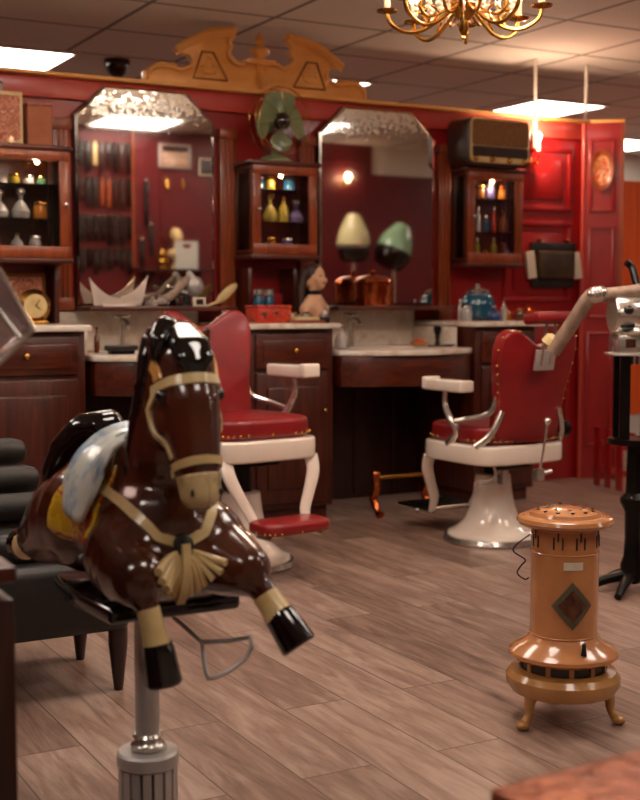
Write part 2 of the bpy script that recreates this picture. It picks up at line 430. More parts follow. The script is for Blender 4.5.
t = thing('security_camera', 'small black dome security camera on the ceiling', 'security camera', (2.561, 7.138, CZ))
mb = MB(); mb.lathe([(.075, -.03), (.075, 0)], n=28); mb.build('mount', 'black', t)
mb = MB(); mb.lathe([(.0, -.11), (.03, -.105), (.055, -.08), (.066, -.05), (.068, -.03)], n=28); mb.build('dome', 'black_gloss', t)

# ------------------------------------------------------------------ built-in furniture
YF = 5.376      # front of lower cabinets
YB = YW-.004
def knob(parent, p, m='brass', r=.013):
    mb = MB(); mb.lathe([(.005, 0), (.005, .014), (r, .02), (r*.9, .03), (.002, .034)], p, 14, (0, -1, 0)); return mb.build('knob', m, parent)
def base_cabinet(x0, x1, label, doors=1):
    t = thing('base_cabinet', label, 'cabinet', ((x0+x1)/2, (YF+YB)/2, 0)); cx, cy = t.location.x, t.location.y
    w = x1-x0; hy = (YB-YF)/2; y0 = -hy
    mb = MB(); mb.box2((-w/2, y0+.022, .07), (w/2, hy, .95)); mb.box2((-w/2+.02, y0+.05, 0), (w/2-.02, hy, .07)); mb.build('body', 'wood', t, bevel=.004)
    fw = (w-.06)/doors
    for k in range(doors):
        a = -w/2+.03+k*fw+.006; b = a+fw-.012
        mb = MB(); mb.box2((a, y0+.002, .76), (b, y0+.024, .925)); mb.box2((a+.035, y0-.008, .79), (b-.035, y0+.01, .895)); d = mb.build('drawer', 'wood_x', t, bevel=.004)
        knob(d, ((a+b)/2, y0-.008, .845))
        mb = MB(); mb.box2((a, y0+.002, .10), (b, y0+.024, .74))
        z0, z1 = .16, .68; mb.box2((a+.055, y0-.010, z0+.01), (b-.055, y0+.012, z1-.01))
        d = mb.build('door', 'wood', t, bevel=.008)
        knob(d, (b-.03, y0+.002, .55), r=.009)
    return t
base_cabinet(.72, 1.77, 'mahogany base cabinet at far left under the glazed cupboard', 2)
base_cabinet(2.574, 3.04, 'mahogany base cabinet between the two washbasins, behind the left barber chair')
base_cabinet(3.90, 4.30, 'mahogany base cabinet at right, behind the right barber chair')
for x0, x1, lb in ((.70, 1.788, 'pale marble top on the far left cabinet'), (2.555, 3.06, 'pale marble top under the red tin and mannequin bust'), (3.875, 4.42, 'pale marble top under the blue jar at right')):
    mb = MB(); mb.box((0, 0, 0), (x1-x0, YB-YF+.03, .026)); tag(mb.build('marble_top', 'marble', loc=((x0+x1)/2, (YF+YB)/2-.015, .963+.001), bevel=.005), lb, 'worktop')
def basin_counter(x0, x1, label, bulge=.17):
    t = thing('washbasin_counter', label, 'washbasin', ((x0+x1)/2, YB, .0)); w = x1-x0-.006; hw = w/2
    def outline(ins, n=18):
        pts = [(-hw+ins*.3, 0), (-hw+ins*.3, -(YB-YF)-.0)]
        for k in range(n+1):
            a = -1+2*k/n; pts.append((a*(hw-ins*.3), -(YB-YF)-.0-(bulge-ins)*(1-a*a)**.8))
        pts += [(hw-ins*.3, 0)]
        return [pts[0]]+pts[2:]
    mb = MB(); mb.prism(outline(0), lambda u, v, q: (u, v, .815+q), .026); top = mb.build('marble_top', 'marble', t, bevel=.005)
    mb = MB(); mb.prism(outline(.03), lambda u, v, q: (u, v, .66+q), .153); mb.build('apron', 'wood_x', t, bevel=.004)
    mb = MB(); mb.box2((-hw+.004, -.022, .842), (hw-.004, 0, 1.035)); mb.build('backsplash', 'marble', t, bevel=.003)
    mb = MB(); mb.box2((-hw+.004, -.44, .842), (-hw+.02, -.024, .948)); mb.build('side_splash', 'marble', t, bevel=.003)
    mb = MB(); mb.box2((hw-.02, -.44, .842), (hw-.004, -.024, .948)); mb.build('side_splash', 'marble', t, bevel=.003)
    # basin rim set in the top
    mb = MB(); pr = []
    for k in range(40):
        a = 2*PI*k/40; pr.append((.19*math.cos(a), -.33+.13*math.sin(a), .8415))
    mb.tube(pr+[pr[0]], .004, 8, smooth=1); mb.build('basin_rim', 'porcelain', t)
    mb = MB(); mb.tube([(-.08, -.13, .84), (-.08, -.13, .96), (-.08, -.14, .985), (-.08, -.2, .985), (-.08, -.23, .955)], [.016, .013, .013, .012, .012], 12)
    mb.cyl((-.08, -.13, .985), (-.08, -.13, 1.01), .009); mb.tube([(-.12, -.13, 1.012), (-.04, -.13, 1.012)], .008, 8); f = mb.build('tap', 'chrome', t)
    return t
basin_counter(1.796, 2.55, 'left marble washbasin counter behind the rocking horse')
basin_counter(3.064, 3.871, 'right marble washbasin counter with curved front and brown apron')
# dark back of the knee spaces
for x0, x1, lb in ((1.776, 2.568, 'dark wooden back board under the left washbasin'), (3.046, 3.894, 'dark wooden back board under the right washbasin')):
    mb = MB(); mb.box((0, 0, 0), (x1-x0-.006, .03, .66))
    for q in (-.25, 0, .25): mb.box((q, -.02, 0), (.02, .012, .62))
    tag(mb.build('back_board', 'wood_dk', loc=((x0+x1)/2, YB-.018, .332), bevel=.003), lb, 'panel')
# mirror ledges, pilasters
for x0, x1, lb in ((1.89, 2.655, 'narrow mahogany ledge under the left mirror'), (3.23, 4.005, 'narrow mahogany ledge under the right mirror')):
    mb = MB(); mb.box((0, 0, 0), (x1-x0, .27, .022))
    tag(mb.build('mirror_ledge', 'wood_x', loc=((x0+x1)/2, YB-.135, 1.048), bevel=.004), lb, 'shelf')
for x, w, lb in ((1.838, .085, 'reeded wooden pilaster left of the left mirror'), (2.71, .085, 'reeded wooden pilaster right of the left mirror'), (3.175, .085, 'reeded wooden pilaster left of the right mirror'), (4.058, .080, 'reeded wooden pilaster right of the right mirror')):
    low = x > 4 or 2.6 < x < 2.8; hh = .972 if low else .90; mb = MB(); mb.box((0, 0, 0), (w, .035, hh))
    for q in (-.024, 0, .024): mb.box((q, -.02, 0), (.012, .012, hh-.06))
    mb.box((0, -.006, -hh/2+.02), (w+.012, .05, .06)); mb.box((0, -.006, hh/2-.02), (w+.012, .05, .05))
    tag(mb.build('pilaster', 'wood_lt', loc=(x, YB-.018, 1.95-hh/2+(.008 if low else 0)), bevel=.003), lb, 'pilaster')
def oct_pts(x0, x1, z0, z1, cx, cz, ins=0):
    x0 += ins; x1 -= ins; z0 += ins; z1 -= ins; cx -= ins*.41; cz -= ins*.41
    return [(x0, z0), (x1, z0), (x1, z1-cz), (x1-cx, z1), (x0+cx, z1), (x0, z1-cz)]
def wall_mirror(x0, x1, label):
    z0, z1 = 1.062, 2.125
    t = thing('wall_mirror', label, 'mirror', ((x0+x1)/2, YB-.001, (z0+z1)/2)); hw = (x1-x0)/2; hz = (z1-z0)/2
    P = oct_pts(-hw, hw, -hz, hz, .15, .145); Q = oct_pts(-hw, hw, -hz, hz, .15, .145, .012)
    mb = MB(); mb.prism(P, lambda u, v, q: (u, -.050+q, v), .048); mb.build('backing', 'wood_dk', t)
    mb = MB()
    n = len(P); A = [V((u, -.051, v)) for u, v in P]; B = [V((u, -.058, v)) for u, v in Q]
    mb._add(A+B, [(k, (k+1) % n, n+(k+1) % n, n+k) for k in range(n)]); mb.build('bevelled_edge', 'mirror_edge', t, smooth=False)
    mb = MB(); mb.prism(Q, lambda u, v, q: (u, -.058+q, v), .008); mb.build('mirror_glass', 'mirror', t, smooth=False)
    return t
wall_mirror(1.898, 2.622, 'tall clip-cornered wall mirror at left, reflecting strops and a calendar')
wall_mirror(3.235, 3.968, 'tall clip-cornered wall mirror at right, reflecting two hood dryers')

# glazed wall cabinets
def glass_cabinet(x0, x1, y0, z0, z1, label, knob_side=-1, shelves=(.33, .66)):
    t = thing('glazed_wall_cabinet', label, 'display cabinet', ((x0+x1)/2, YB, z0)); w = x1-x0; d = YB-y0; h = z1-z0; hw = w/2
    mb = MB()
    mb.box2((-hw, -d+.02, .0), (hw, 0, .025)); mb.box2((-hw, -d+.02, h-.025), (hw, 0, h)); mb.box2((-hw, -.014, .025), (hw, 0, h-.025))
    for s in (-1, 1):
        mb.box2((s*hw, -d+.02, .025), (s*(hw-.022), -d+.05, h-.025)); mb.box2((s*hw, -.045, .025), (s*(hw-.022), -.014, h-.025))
    mb.build('carcass', 'wood', t, bevel=.003)
    mb = MB(); mb.box2((-hw-.02, -d-.008, h), (hw+.02, 0, h+.022)); mb.build('cornice', 'wood_x', t, bevel=.006)
    mb = MB(); mb.box2((-hw-.015, -d-.01, -.022), (hw+.015, 0, -.001)); mb.build('bottom_board', 'wood_x', t, bevel=.004)
    mb = MB(); f = .045
    for a, b in (((-hw, 0), (hw, f+.01)), ((-hw, h-f), (hw, h)), ((-hw, f+.01), (-hw+f, h-f)), ((hw-f, f+.01), (hw, h-f))):
        mb.box2((a[0], -d, a[1]), (b[0], -d+.02, b[1]))
    dr = mb.build('door', 'wood_lt', t, bevel=.003)
    mb = MB(); mb.box2((-hw+f, -d+.008, f+.01), (hw-f, -d+.011, h-f)); mb.build('door_glass', 'glass', dr, smooth=False)
    knob(dr, (knob_side*(hw-f/2), -d, h*.5), 'chrome', .01)
    for s in (-1, 1):
        mb = MB(); mb.box2((s*(hw-.006), -d+.05, .025), (s*(hw-.009), -.045, h-.025)); mb.build('side_glass', 'glass', t, smooth=False)
    for q in shelves:
        mb = MB(); mb.box2((-hw+.01, -d+.03, q*h), (hw-.01, -.016, q*h+.006)); mb.build('shelf', 'glass', t, smooth=False)
    return t
CZ0, CZ1 = 1.31, 1.77
glass_cabinet(1.06, 1.79, 5.65, CZ0-.03, CZ1, 'glazed mahogany wall cabinet at far left, full of bottles', 1, (.36, .68))
glass_cabinet(2.752, 3.12, 5.70, CZ0+.01, CZ1, 'glazed wall cabinet under the green fan', -1, (.36, .72))
glass_cabinet(4.112, 4.49, 5.76, CZ0-.01, CZ1+.04, 'glazed wall cabinet under the old radio', -1, (.33, .70))
# open niches (side posts) below the cabinets
for x, lb in ((1.765, 'wooden side board under the far left glazed cabinet'), (2.775, 'wooden side board left of the red tin niche'), (3.035, 'wooden side board right of the red tin niche')):
    mb = MB(); mb.box((0, 0, 0), (.022, .16, .275)); tag(mb.build('side_board', 'wood', loc=(x, YB-.081, 1.116), bevel=.003), lb, 'panel')
# small spotlight in the left cabinet
SPOTS = [(1.66, 5.72, CZ1-.026, 'small bright spotlight inside the far left glazed cabinet'), (2.93, 5.745, CZ1-.026, 'small spotlight inside the glazed cabinet under the fan'), (4.30, 5.80, CZ1+.014, 'small spotlight inside the glazed cabinet under the radio')]
for x, y, z, lb in SPOTS:
    t = thing('cabinet_spotlight', lb, 'light', (x, y, z))
    mb = MB(); mb.lathe([(.014, -.02), (.016, -.0)], n=14); mb.build('housing', 'chrome', t)
    mb = MB(); mb.ball((0, 0, -.022), .010); mb.build('bulb', 'bulb', t)

# ------------------------------------------------------------------ bottles and small wares
def glassy(name, c, rough=.08):
    m, nt, b = newmat(name); b.inputs['Base Color'].default_value = hexc(c); b.inputs['Roughness'].default_value = rough
    b.inputs['Transmission Weight'].default_value = .25; b.inputs['Coat Weight'].default_value = .5; return m
G = {n: glassy(n+'_glass', c) for n, c in dict(clear='#c9c2bc', amber='#b06a14', yellow='#a89434', blue='#2a4a80', teal='#1e6080', violet='#7a6c9c', green='#4a7050', red='#a82c1c', silver='#b8b4b0', brown='#6a3414').items()}
PROF = {
 'round': [(.3, 0), (.5, .04), (.5, .35), (.42, .55), (.18, .72), (.15, .80), (.15, .86)],
 'slim': [(.24, 0), (.26, .03), (.26, .62), (.12, .72), (.1, .85)],
 'jar': [(.42, 0), (.46, .05), (.46, .6), (.38, .72), (.36, .8)],
 'decanter': [(.34, 0), (.46, .08), (.5, .25), (.3, .48), (.12, .62), (.12, .78), (.2, .84)]}
def bottle(kind, gm, capm, p, h, w, label, group, cat='bottle', name='bottle'):
    t = thing(name, label, cat, p, group=group)
    mb = MB(); mb.lathe([(r*w, z*h) for r, z in PROF[kind]], n=18); mb.build('glass_body', G[gm], t)
    mb = MB(); top = PROF[kind][-1]
    mb.lathe([(top[0]*w*1.1, top[1]*h), (top[0]*w*1.25, top[1]*h+.004), (top[0]*w*1.2, h*.97), (top[0]*w*.6, h)], n=14); mb.build('cap', capm, t)
    return t
g1 = 'bottles in the far left glazed cabinet'; g2 = 'bottles in the glazed cabinet under the fan'; g3 = 'bottles in the glazed cabinet under the radio'
s0, s1, s2 = CZ0-.03+.026, CZ0-.03+.36*(CZ1-CZ0+.03)+.0065, CZ0-.03+.68*(CZ1-CZ0+.03)+.0065
L = [('decanter', 'clear', 'chrome', 1.50, s1, .13, .085, 'clear glass perfume bottle with silver top, left of the pair on the middle shelf'),
     ('decanter', 'silver', 'chrome', 1.60, s1, .14, .09, 'silvery perfume bottle on the middle shelf, beside the amber flask'),
     ('jar', 'amber', 'brass', 1.69, s1, .085, .075, 'squat amber flask with gold cap at right of the middle shelf'),
     ('jar', 'yellow', 'brass', 1.44, s1, .09, .07, 'yellowish jar at the picture edge of the middle shelf'),
     ('round', 'clear', 'brass', 1.58, s0, .095, .065, 'clear bottle with gold cap on the cabinet floor'),
     ('jar', 'clear', 'chrome', 1.665, s0, .085, .065, 'clear jar at right end of the cabinet floor'),
     ('slim', 'amber', 'black', 1.49, s0, .095, .06, 'slim amber bottle on the cabinet floor at left'),
     ('jar', 'yellow', 'brass', 1.57, s2, .05, .06, 'tiny yellow pot on the top shelf, leftmost'),
     ('jar', 'clear', 'chrome', 1.64, s2, .045, .055, 'tiny clear pot on the top shelf, in the middle'),
     ('jar', 'green', 'brass', 1.70, s2, .045, .055, 'tiny green pot on the top shelf, rightmost'),
     ('round', 'brown', 'black', 1.33, s1, .12, .08, 'brown bottle hidden beyond the left picture edge'),]
for k, g, c, x, z, h, w, lb in L: bottle(k, g, c, (x, 5.79, z), h, w, lb, g1)
a0 = CZ0+.01; hh = CZ1-a0; s0, s1, s2 = a0+.026, a0+.36*hh+.0065, a0+.72*hh+.0065
L = [('decanter', 'blue', 'chrome', 2.80, s1, .085, .075, 'small blue scent bottle left of the yellow decanter'),
     ('decanter', 'yellow', 'brass', 2.89, s1, .15, .085, 'bright yellow decanter on the middle shelf under the fan'),
     ('round', 'yellow', 'brass', 2.967, s1, .14, .06, 'gold-topped yellow bottle beside the yellow decanter'),
     ('decanter', 'violet', 'silver_', 3.04, s1, .12, .08, 'violet perfume flask right of the yellow decanter'),
     ('jar', 'blue', 'chrome', 2.81, s0, .065, .07, 'dark blue pot on the cabinet floor, leftmost'),
     ('jar', 'amber', 'brass', 2.895, s0, .07, .06, 'amber pot on the cabinet floor, in the middle'),
     ('jar', 'violet', 'chrome', 2.985, s0, .065, .07, 'violet pot on the cabinet floor, to the right'),
     ('jar', 'teal', 'chrome', 2.82, s2, .07, .07, 'teal pot on the top shelf, leftmost'),
     ('jar', 'yellow', 'brass', 2.89, s2, .075, .06, 'yellow green pot on the top shelf'),
     ('jar', 'teal', 'black', 3.0, s2, .075, .07, 'teal pot on the top shelf, right of the dark gap')]
for k, g, c, x, z, h, w, lb in L: bottle(k, g, 'chrome' if c == 'silver_' else c, (x+.022, 5.83, z), h, w, lb, g2)
a0 = CZ0-.01; hh = CZ1+.04-a0; s0, s1, s2 = a0+.026, a0+.33*hh+.0065, a0+.70*hh+.0065
L = [('slim', 'clear', 'white', 4.11, s0, .12, .07, 'pale slim bottle on the cabinet floor, nearest the left side glass'),
     ('slim', 'yellow', 'white', 4.185, s0, .12, .06, 'yellowish slim bottle on the cabinet floor'),
     ('jar', 'amber', 'brass', 4.24, s0, .06, .04, 'low amber jar on the cabinet floor'),
     ('slim', 'yellow', 'chrome', 4.30, s0, .12, .07, 'bright yellow slim bottle in the middle of the cabinet floor'),
     ('round', 'brown', 'brass', 4.37, s0, .10, .06, 'brown bottle at right of the cabinet floor'),
     ('slim', 'clear', 'chrome', 4.12, s1, .15, .06, 'tall clear bottle on the middle shelf, leftmost'),
     ('slim', 'silver', 'chrome', 4.19, s1, .15, .055, 'tall silvery bottle on the middle shelf'),
     ('slim', 'teal', 'white', 4.245, s1, .10, .07, 'teal bottle on the middle shelf'),
     ('slim', 'red', 'chrome', 4.30, s1, .15, .055, 'tall reddish bottle on the middle shelf'),
     ('round', 'brown', 'copper', 4.365, s1, .13, .06, 'brown bottle at right of the middle shelf'),
     ('jar', 'clear', 'chrome', 4.115, s2, .06, .05, 'small clear jar on the top shelf, leftmost'),
     ('jar', 'amber', 'brass', 4.20, s2, .08, .06, 'amber jar on the top shelf'),
     ('jar', 'violet', 'chrome', 4.27, s2, .09, .06, 'dark violet jar on the top shelf'),
     ('jar', 'amber', 'copper', 4.355, s2, .08, .06, 'orange jar at right of the top shelf')]
for k, g, c, x, z, h, w, lb in L: bottle(k, g, c, (x+.058, 5.855, z), h, w, lb, g3)
# counter wares
ZT = .9775
g4 = 'wares on the right marble top'
yy = 5.62
bottle('jar', 'silver', 'chrome', (3.96, 5.56, ZT), .085, .07, 'small silver-topped jar at the left of the marble top', g4, 'jar', 'jar')
bottle('slim', 'clear', 'white', (3.99, 5.66, ZT), .12, .05, 'slim white-capped bottle behind the silver-topped jar', g4)
bottle('round', 'blue', 'chrome', (4.10, 5.50, ZT), .085, .07, 'tiny dark blue bottle in front of the big blue jar', g4)
bottle('slim', 'silver', 'chrome', (4.165, 5.50, ZT), .11, .06, 'grey slim bottle right of the big blue jar', g4)
bottle('round', 'amber', 'brass', (4.235, 5.58, ZT), .09, .075, 'amber round bottle on the marble top', g4)
bottle('jar', 'brown', 'copper', (4.29, 5.52, ZT), .07, .06, 'brown pot with copper lid near the marble edge', g4, 'jar', 'jar')
t = thing('glass_canister', 'big round blue glass canister under the radio cabinet', 'jar', (4.12, 5.68, ZT))
mb = MB(); mb.lathe([(.05, 0), (.085, .015), (.10, .06), (.10, .1), (.08, .14), (.06, .15)], n=28); mb.build('glass_body', G['teal'], t)
mb = MB(); mb.lathe([(.064, .15), (.066, .165), (.03, .18), (.012, .185), (.016, .2), (.002, .205)], n=24); mb.build('lid', 'chrome', t)
t = thing('covered_dish', 'small glass dish with copper domed lid on the right marble top', 'dish', (4.375, 5.55, ZT))
mb = MB(); mb.lathe([(.03, 0), (.055, .01), (.06, .03), (.058, .036)], n=24); mb.build('dish', G['clear'], t)
mb = MB(); mb.lathe([(.056, .036), (.045, .055), (.02, .07), (.008, .074), (.012, .085), (.002, .09)], n=24); mb.build('lid', 'copper', t)
# middle marble top
t = thing('tin_box', 'red printed tin box at left end of the middle marble top', 'tin', (2.72, 5.47, ZT), math.radians(4))
mb = MB(); mb.box((0, 0, .035), (.19, .12, .07)); mb.build('box', 'tin', t, bevel=.004)
mb = MB(); mb.box((0, 0, .08), (.195, .125, .016)); mb.build('lid', 'tin', t, bevel=.004)
for x, lb in ((2.76, 'left teal shaving cream jar standing behind the red tin'), (2.82, 'right teal shaving cream jar standing behind the red tin')):
    bottle('jar', 'teal', 'chrome', (x, 5.66, ZT), .17, .06, lb, 'teal jars behind the red tin', 'jar', 'jar')
t = tag(MB().box((0, 0, .03), (.12, .07, .06)).build('carton', 'red_vinyl', loc=(2.91, 5.84, ZT+.084), bevel=.003), 'small red carton on the wooden stand behind the red tin', 'box')
mb = MB(); mb.box((0, 0, .04), (.16, .12, .08)); tag(mb.build('wooden_stand', 'wood_dk', loc=(2.91, 5.84, ZT+.002), bevel=.004), 'dark wooden block stand behind the red tin', 'stand')
for k, (x, y, c, lb) in enumerate(((2.86, 5.5, 'clear', 'clear little bottle right of the red tin'), (2.905, 5.56, 'amber', 'amber little bottle right of the red tin'), (2.945, 5.5, 'silver', 'silver little pot right of the red tin'))):
    bottle('jar', c, 'brass', (x, y, ZT), .055, .04, lb, 'little bottles on the middle marble top')
for k, (z, w, m, lb) in enumerate(((.008, .2, 'wood_lt', 'light wooden tray lying under the comb box'), (.022, .13, 'cream', 'cream comb box lying on the wooden tray'))):
    mb = MB(); mb.box((0, 0, 0), (w, .09, .014)); tag(mb.build('tray' if k == 0 else 'comb_box', m, loc=(2.89, 5.425, ZT+z), bevel=.003), lb, 'tray' if k == 0 else 'box')
t = thing('glass_ball_stopper', 'round glass stopper on a dark cube at the marble edge', 'stopper', (3.0, 5.41, ZT))
mb = MB(); mb.box((0, 0, .015), (.04, .04, .03)); mb.build('cube', 'black', t, bevel=.003)
mb = MB(); mb.ball((0, 0, .046), .017); mb.build('ball', G['clear'], t)
# mannequin bust
t = thing('mannequin_bust', 'long-haired mannequin bust with a dark choker on the middle marble top', 'mannequin', (3.045, 5.60, ZT+.002), math.radians(25))
mb = MB()
mb.chain([(0, 0, .057), (0, 0, .10)], [.055, .05]); mb.chain([(-.07, 0, .06), (0, 0, .11), (.07, 0, .06)], [.035, .045, .035])
mb.chain([(0, 0, .1), (0, -.005, .18)], [.035, .03]); mb.ball((0, 0, .225), (.05, .06, .068)); mb.ball((0, -.03, .20), (.035, .035, .04))
mb.chain([(0, -.055, .23), (0, -.066, .212)], [.008, .01]); mb.ball((.03, -.045, .21), .015); mb.ball((-.03, -.045, .21), .015)
b = blob('body', mb, 'skin', t, .005, 4)
mb = MB(); mb.lathe([(.037, .138), (.039, .142), (.038, .158), (.036, .16)], n=24); mb.build('choker', 'black', t)
mb = MB(); mb.ball((0, .012, .24), (.056, .062, .062))
for k in range(9):
    a = PI*.05+PI*.9*k/8; mb.chain([(.045*math.cos(a), .02+.045*math.sin(a), .25), (.06*math.cos(a), .03+.05*math.sin(a), .16), (.07*math.cos(a), .02+.055*math.sin(a), .05)], [.018, .02, .014])
blob('hair', mb, 'hair', t, .005, 2)
for s in (-1, 1):
    mb = MB(); mb.ball((s*.018, -.052, .232), (.007, .005, .004)); mb.build('eye', 'black', t)
mb = MB(); mb.ball((0, -.06, .196), (.012, .006, .004)); mb.build('lips', 'red_vinyl', t)
# cloth hanging over the marble edge
def cloth(name, m, loc, w, d, amp, seed, label, drop=.0, cat='cloth', th=.004):
    rnd = random.Random(seed); ph = [rnd.uniform(0, 6) for _ in range(6)]; mb = MB(); n = 22; vs = []; fs = []
    def zf(i, j):
        u, v = i/(n-1), j/(n-1)
        z = amp*(.55+.45*math.sin(5*u+ph[0]+3*v)*math.cos(6*v+ph[1])+.25*math.sin(13*u-7*v+ph[2])+.2*math.sin(17*v+4*u+ph[3]))
        z *= min(1, 5*min(u, 1-u, v+.05, 1-v+.05)); return max(z, 0)+.002
    for s in (th, 0):
        for j in range(n):
            for i in range(n):
                u, v = i/(n-1), j/(n-1); z = zf(i, j)
                vs.append(((u-.5)*w*(1+.08*math.sin(9*v+ph[4])), (v-.5)*d*(1+.08*math.sin(8*u+ph[5])), z+s))
    N = n*n
    for j in range(n-1):
        for i in range(n-1):
            a = j*n+i; fs.append((a, a+1, a+n+1, a+n)); fs.append((N+a, N+a+n, N+a+n+1, N+a+1))
    for i in range(n-1):
        fs += [(i, N+i, N+i+1, i+1), ((n-1)*n+i, (n-1)*n+i+1, N+(n-1)*n+i+1, N+(n-1)*n+i), (i*n, (i+1)*n, N+(i+1)*n, N+i*n), (i*n+n-1, N+i*n+n-1, N+(i+1)*n+n-1, (i+1)*n+n-1)]
    mb._add(vs, fs); return tag(mb.build(name, m, loc=loc), label, cat)
M['grey_cloth'] = mat('grey_striped_cloth', '#5c4a44', '#b5a398', .8, 0, 26, .2, stretch=(1, 5, 1))
# right basin wares
ZS = .8435
bottle('round', 'clear', 'chrome', (3.145, 5.50, ZS), .115, .07, 'clear soap bottle on the right washbasin, beside the cabinet', None)
t = thing('soap_dish', 'orange oval soap dish on the right washbasin', 'soap dish', (3.735, 5.68, ZS))
mb = MB(); mb.lathe([(.03, 0), (.04, .004), (.05, .02), (.046, .022)], n=24); o = mb.build('dish', 'enamel', t); o.scale = (1.1, .7, 1)
mb = MB(); mb.ball((0, 0, .026), (.036, .022, .012)); mb.build('soap', mat('orange_soap', '#d8451c', '#e05a2a', .4), t)
t = thing('shaving_brush', 'dark bristled shaving brush standing on the right washbasin', 'brush', (3.82, 5.63, ZS))
mb = MB(); mb.lathe([(.014, 0), (.016, .01), (.010, .03), (.015, .05), (.012, .055)], n=16); mb.build('handle', 'wood_dk', t)
mb = MB(); mb.lathe([(.012, .055), (.02, .08), (.024, .10), (.012, .108)], n=16); mb.build('bristles', 'iron', t)
mb = MB(); mb.box((0, 0, 0), (.14, .018, .008)); mb.box((.05, 0, .004), (.07, .022, .006)); tag(mb.build('cutthroat_razor', 'wood_dk', loc=(3.75, 5.50, ZS+.006), bevel=.002), 'cutthroat razor lying at right of the washbasin', 'razor').rotation_euler = (0, 0, -.2)
# left basin wares
t = thing('hand_brush', 'black block hand brush lying on the left washbasin', 'brush', (1.955, 5.44, ZS))
mb = MB(); mb.box((0, 0, .028), (.15, .05, .024)); mb.build('handle', 'black', t, bevel=.006)
mb = MB(); mb.box((0, 0, .009), (.115, .04, .018)); mb.build('bristles', 'iron', t)
bottle('slim', 'brown', 'brass', (1.90, 5.62, ZS), .12, .05, 'slim brown bottle at left of the left washbasin', 'bottles on the left washbasin')
bottle('slim', 'clear', 'chrome', (1.83, 5.58, ZS), .10, .045, 'clear bottle beside the cabinet on the left washbasin', 'bottles on the left washbasin')
# ledge wares: porcelain neck basin, grey machine, paddle, card
def solid_strip(mb, rows, th, up=V((0, 0, 1))):
    """rows: list of rows of points -> closed slab"""
    nr, nc = len(rows), len(rows[0]); vs = [V(p) for r in rows for p in r]+[V(p)-up*th for r in rows for p in r]; N = nr*nc; fs = []
    for j in range(nr-1):
        for i in range(nc-1):
            a = j*nc+i; fs += [(a, a+1, a+nc+1, a+nc), (N+a, N+a+nc, N+a+nc+1, N+a+1)]
    for i in range(nc-1): fs += [(i, N+i, N+i+1, i+1), ((nr-1)*nc+i, (nr-1)*nc+i+1, N+(nr-1)*nc+i+1, N+(nr-1)*nc+i)]
    for j in range(nr-1): fs += [(j*nc, (j+1)*nc, N+(j+1)*nc, N+j*nc), (j*nc+nc-1, N+j*nc+nc-1, N+(j+1)*nc+nc-1, (j+1)*nc+nc-1)]
    return mb._add(vs, fs)
t = thing('shaving_basin', 'white porcelain barber basin with a neck cut-out, on the left mirror ledge', 'basin', (2.075, YB-.11, 1.0595))
mb = MB(); rows = []
for j in range(7):
    v = j/6; row = []
    for k in range(25):
        u = -1+2*k/24; top = .035+.10*u*u+(.012 if u > 0 else 0)
        z = .004+v*top; y = -.022-.03*math.sin(v*PI*.5)*(1-.3*abs(u)); row.append((u*(.12+.03*v), y, z))
    rows.append(row)
solid_strip(mb, rows, .010, V((0, -1, 0))); mb.build('basin', 'porcelain', t)
mb = MB(); mb.box((0, -.025, .004), (.17, .06, .008)); mb.build('foot', 'porcelain', t, bevel=.003)
t = thing('hair_clipper_machine', 'grey metal hair machine with folded arms on the left mirror ledge', 'machine', (2.425, YB-.15, 1.0595))
mb = MB(); mb.lathe([(.05, 0), (.045, .012), (.02, .02), (.016, .05)], n=20); mb.build('foot', 'iron', t)
mb = MB(); mb.ball((.05, 0, .10), (.045, .035, .05)); mb.chain([(.05, 0, .1), (.02, 0, .16)], [.03, .018]); blob('body', mb, 'steel', t, .005, 3)
mb = MB(); mb.tube([(-.14, -.01, .03), (-.08, 0, .05), (-.02, 0, .11), (.03, 0, .16)], [.02, .022, .02, .014], 10); mb.build('arm', 'hose', t)
mb = MB(); mb.tube([(-.10, -.01, .10), (-.04, 0, .08), (.05, 0, .04)], [.008, .01, .008], 8); mb.build('lever', 'chrome', t)
t = thing('hand_mirror', 'cream oval paddle propped slantwise on the left mirror ledge', 'hand mirror', (2.555, YB-.2, 1.066))
mb = MB(); q = Matrix.Rotation(math.radians(-40), 3, 'Y')
mb.ball(q @ V((.09, 0, 0)), (.075, .006, .024), rot=q); mb.build('oval', 'cream', t)
mb = MB(); mb.tube([q @ V((.02, 0, 0)), q @ V((-.06, 0, 0)) + V((0, 0, .03))], [.008, .006], 8); mb.build('handle', 'cream', t)
# copper boiler on right ledge
t = thing('copper_steriliser', 'round copper steriliser pot with domed lid on the right mirror ledge', 'pot', (3.505, YB-.165, 1.0595))
mb = MB(); mb.lathe([(.103, 0), (.106, .006), (.106, .11), (.113, .114), (.113, .122), (.10, .126)], n=36)
mb.build('pot', 'copper', t)
mb = MB(); mb.lathe([(.110, .127), (.104, .142), (.07, .158), (.03, .165), (.012, .166), (.012, .176), (.018, .184), (.01, .194), (.001, .196)], n=36); mb.build('lid', 'copper', t)
for a in (-.9, 0, .9):
    mb = MB(); mb.box((0, 0, .055), (.014, .006, .10)); o = mb.build('strap', 'copper', t); o.location = (.107*math.sin(a), -.107*math.cos(a), 0); o.rotation_euler = (0, 0, a)
# front card and towel
t = thing('framed_card', 'small white framed card leaning on the left mirror ledge', 'card', (2.46, YB-.235, 1.0595))
mb = MB(); mb.box((0, 0, .022), (.07, .008, .044)); mb.build('frame', 'paper', t, bevel=.002)
mb = MB(); mb.box((0, -.005, .022), (.036, .003, .026)); mb.build('picture', 'wood_dk', t)
cloth('grey_towel', 'grey_cloth', (2.245, YB-.215, 1.0595), .085, .09, .045, 3, 'crumpled grey striped towel on the left mirror ledge', cat='towel')
cloth('striped_cloth', 'grey_cloth', (3.01, 5.475, ZT), .07, .07, .03, 5, 'small crumpled grey cloth beside the mannequin bust')

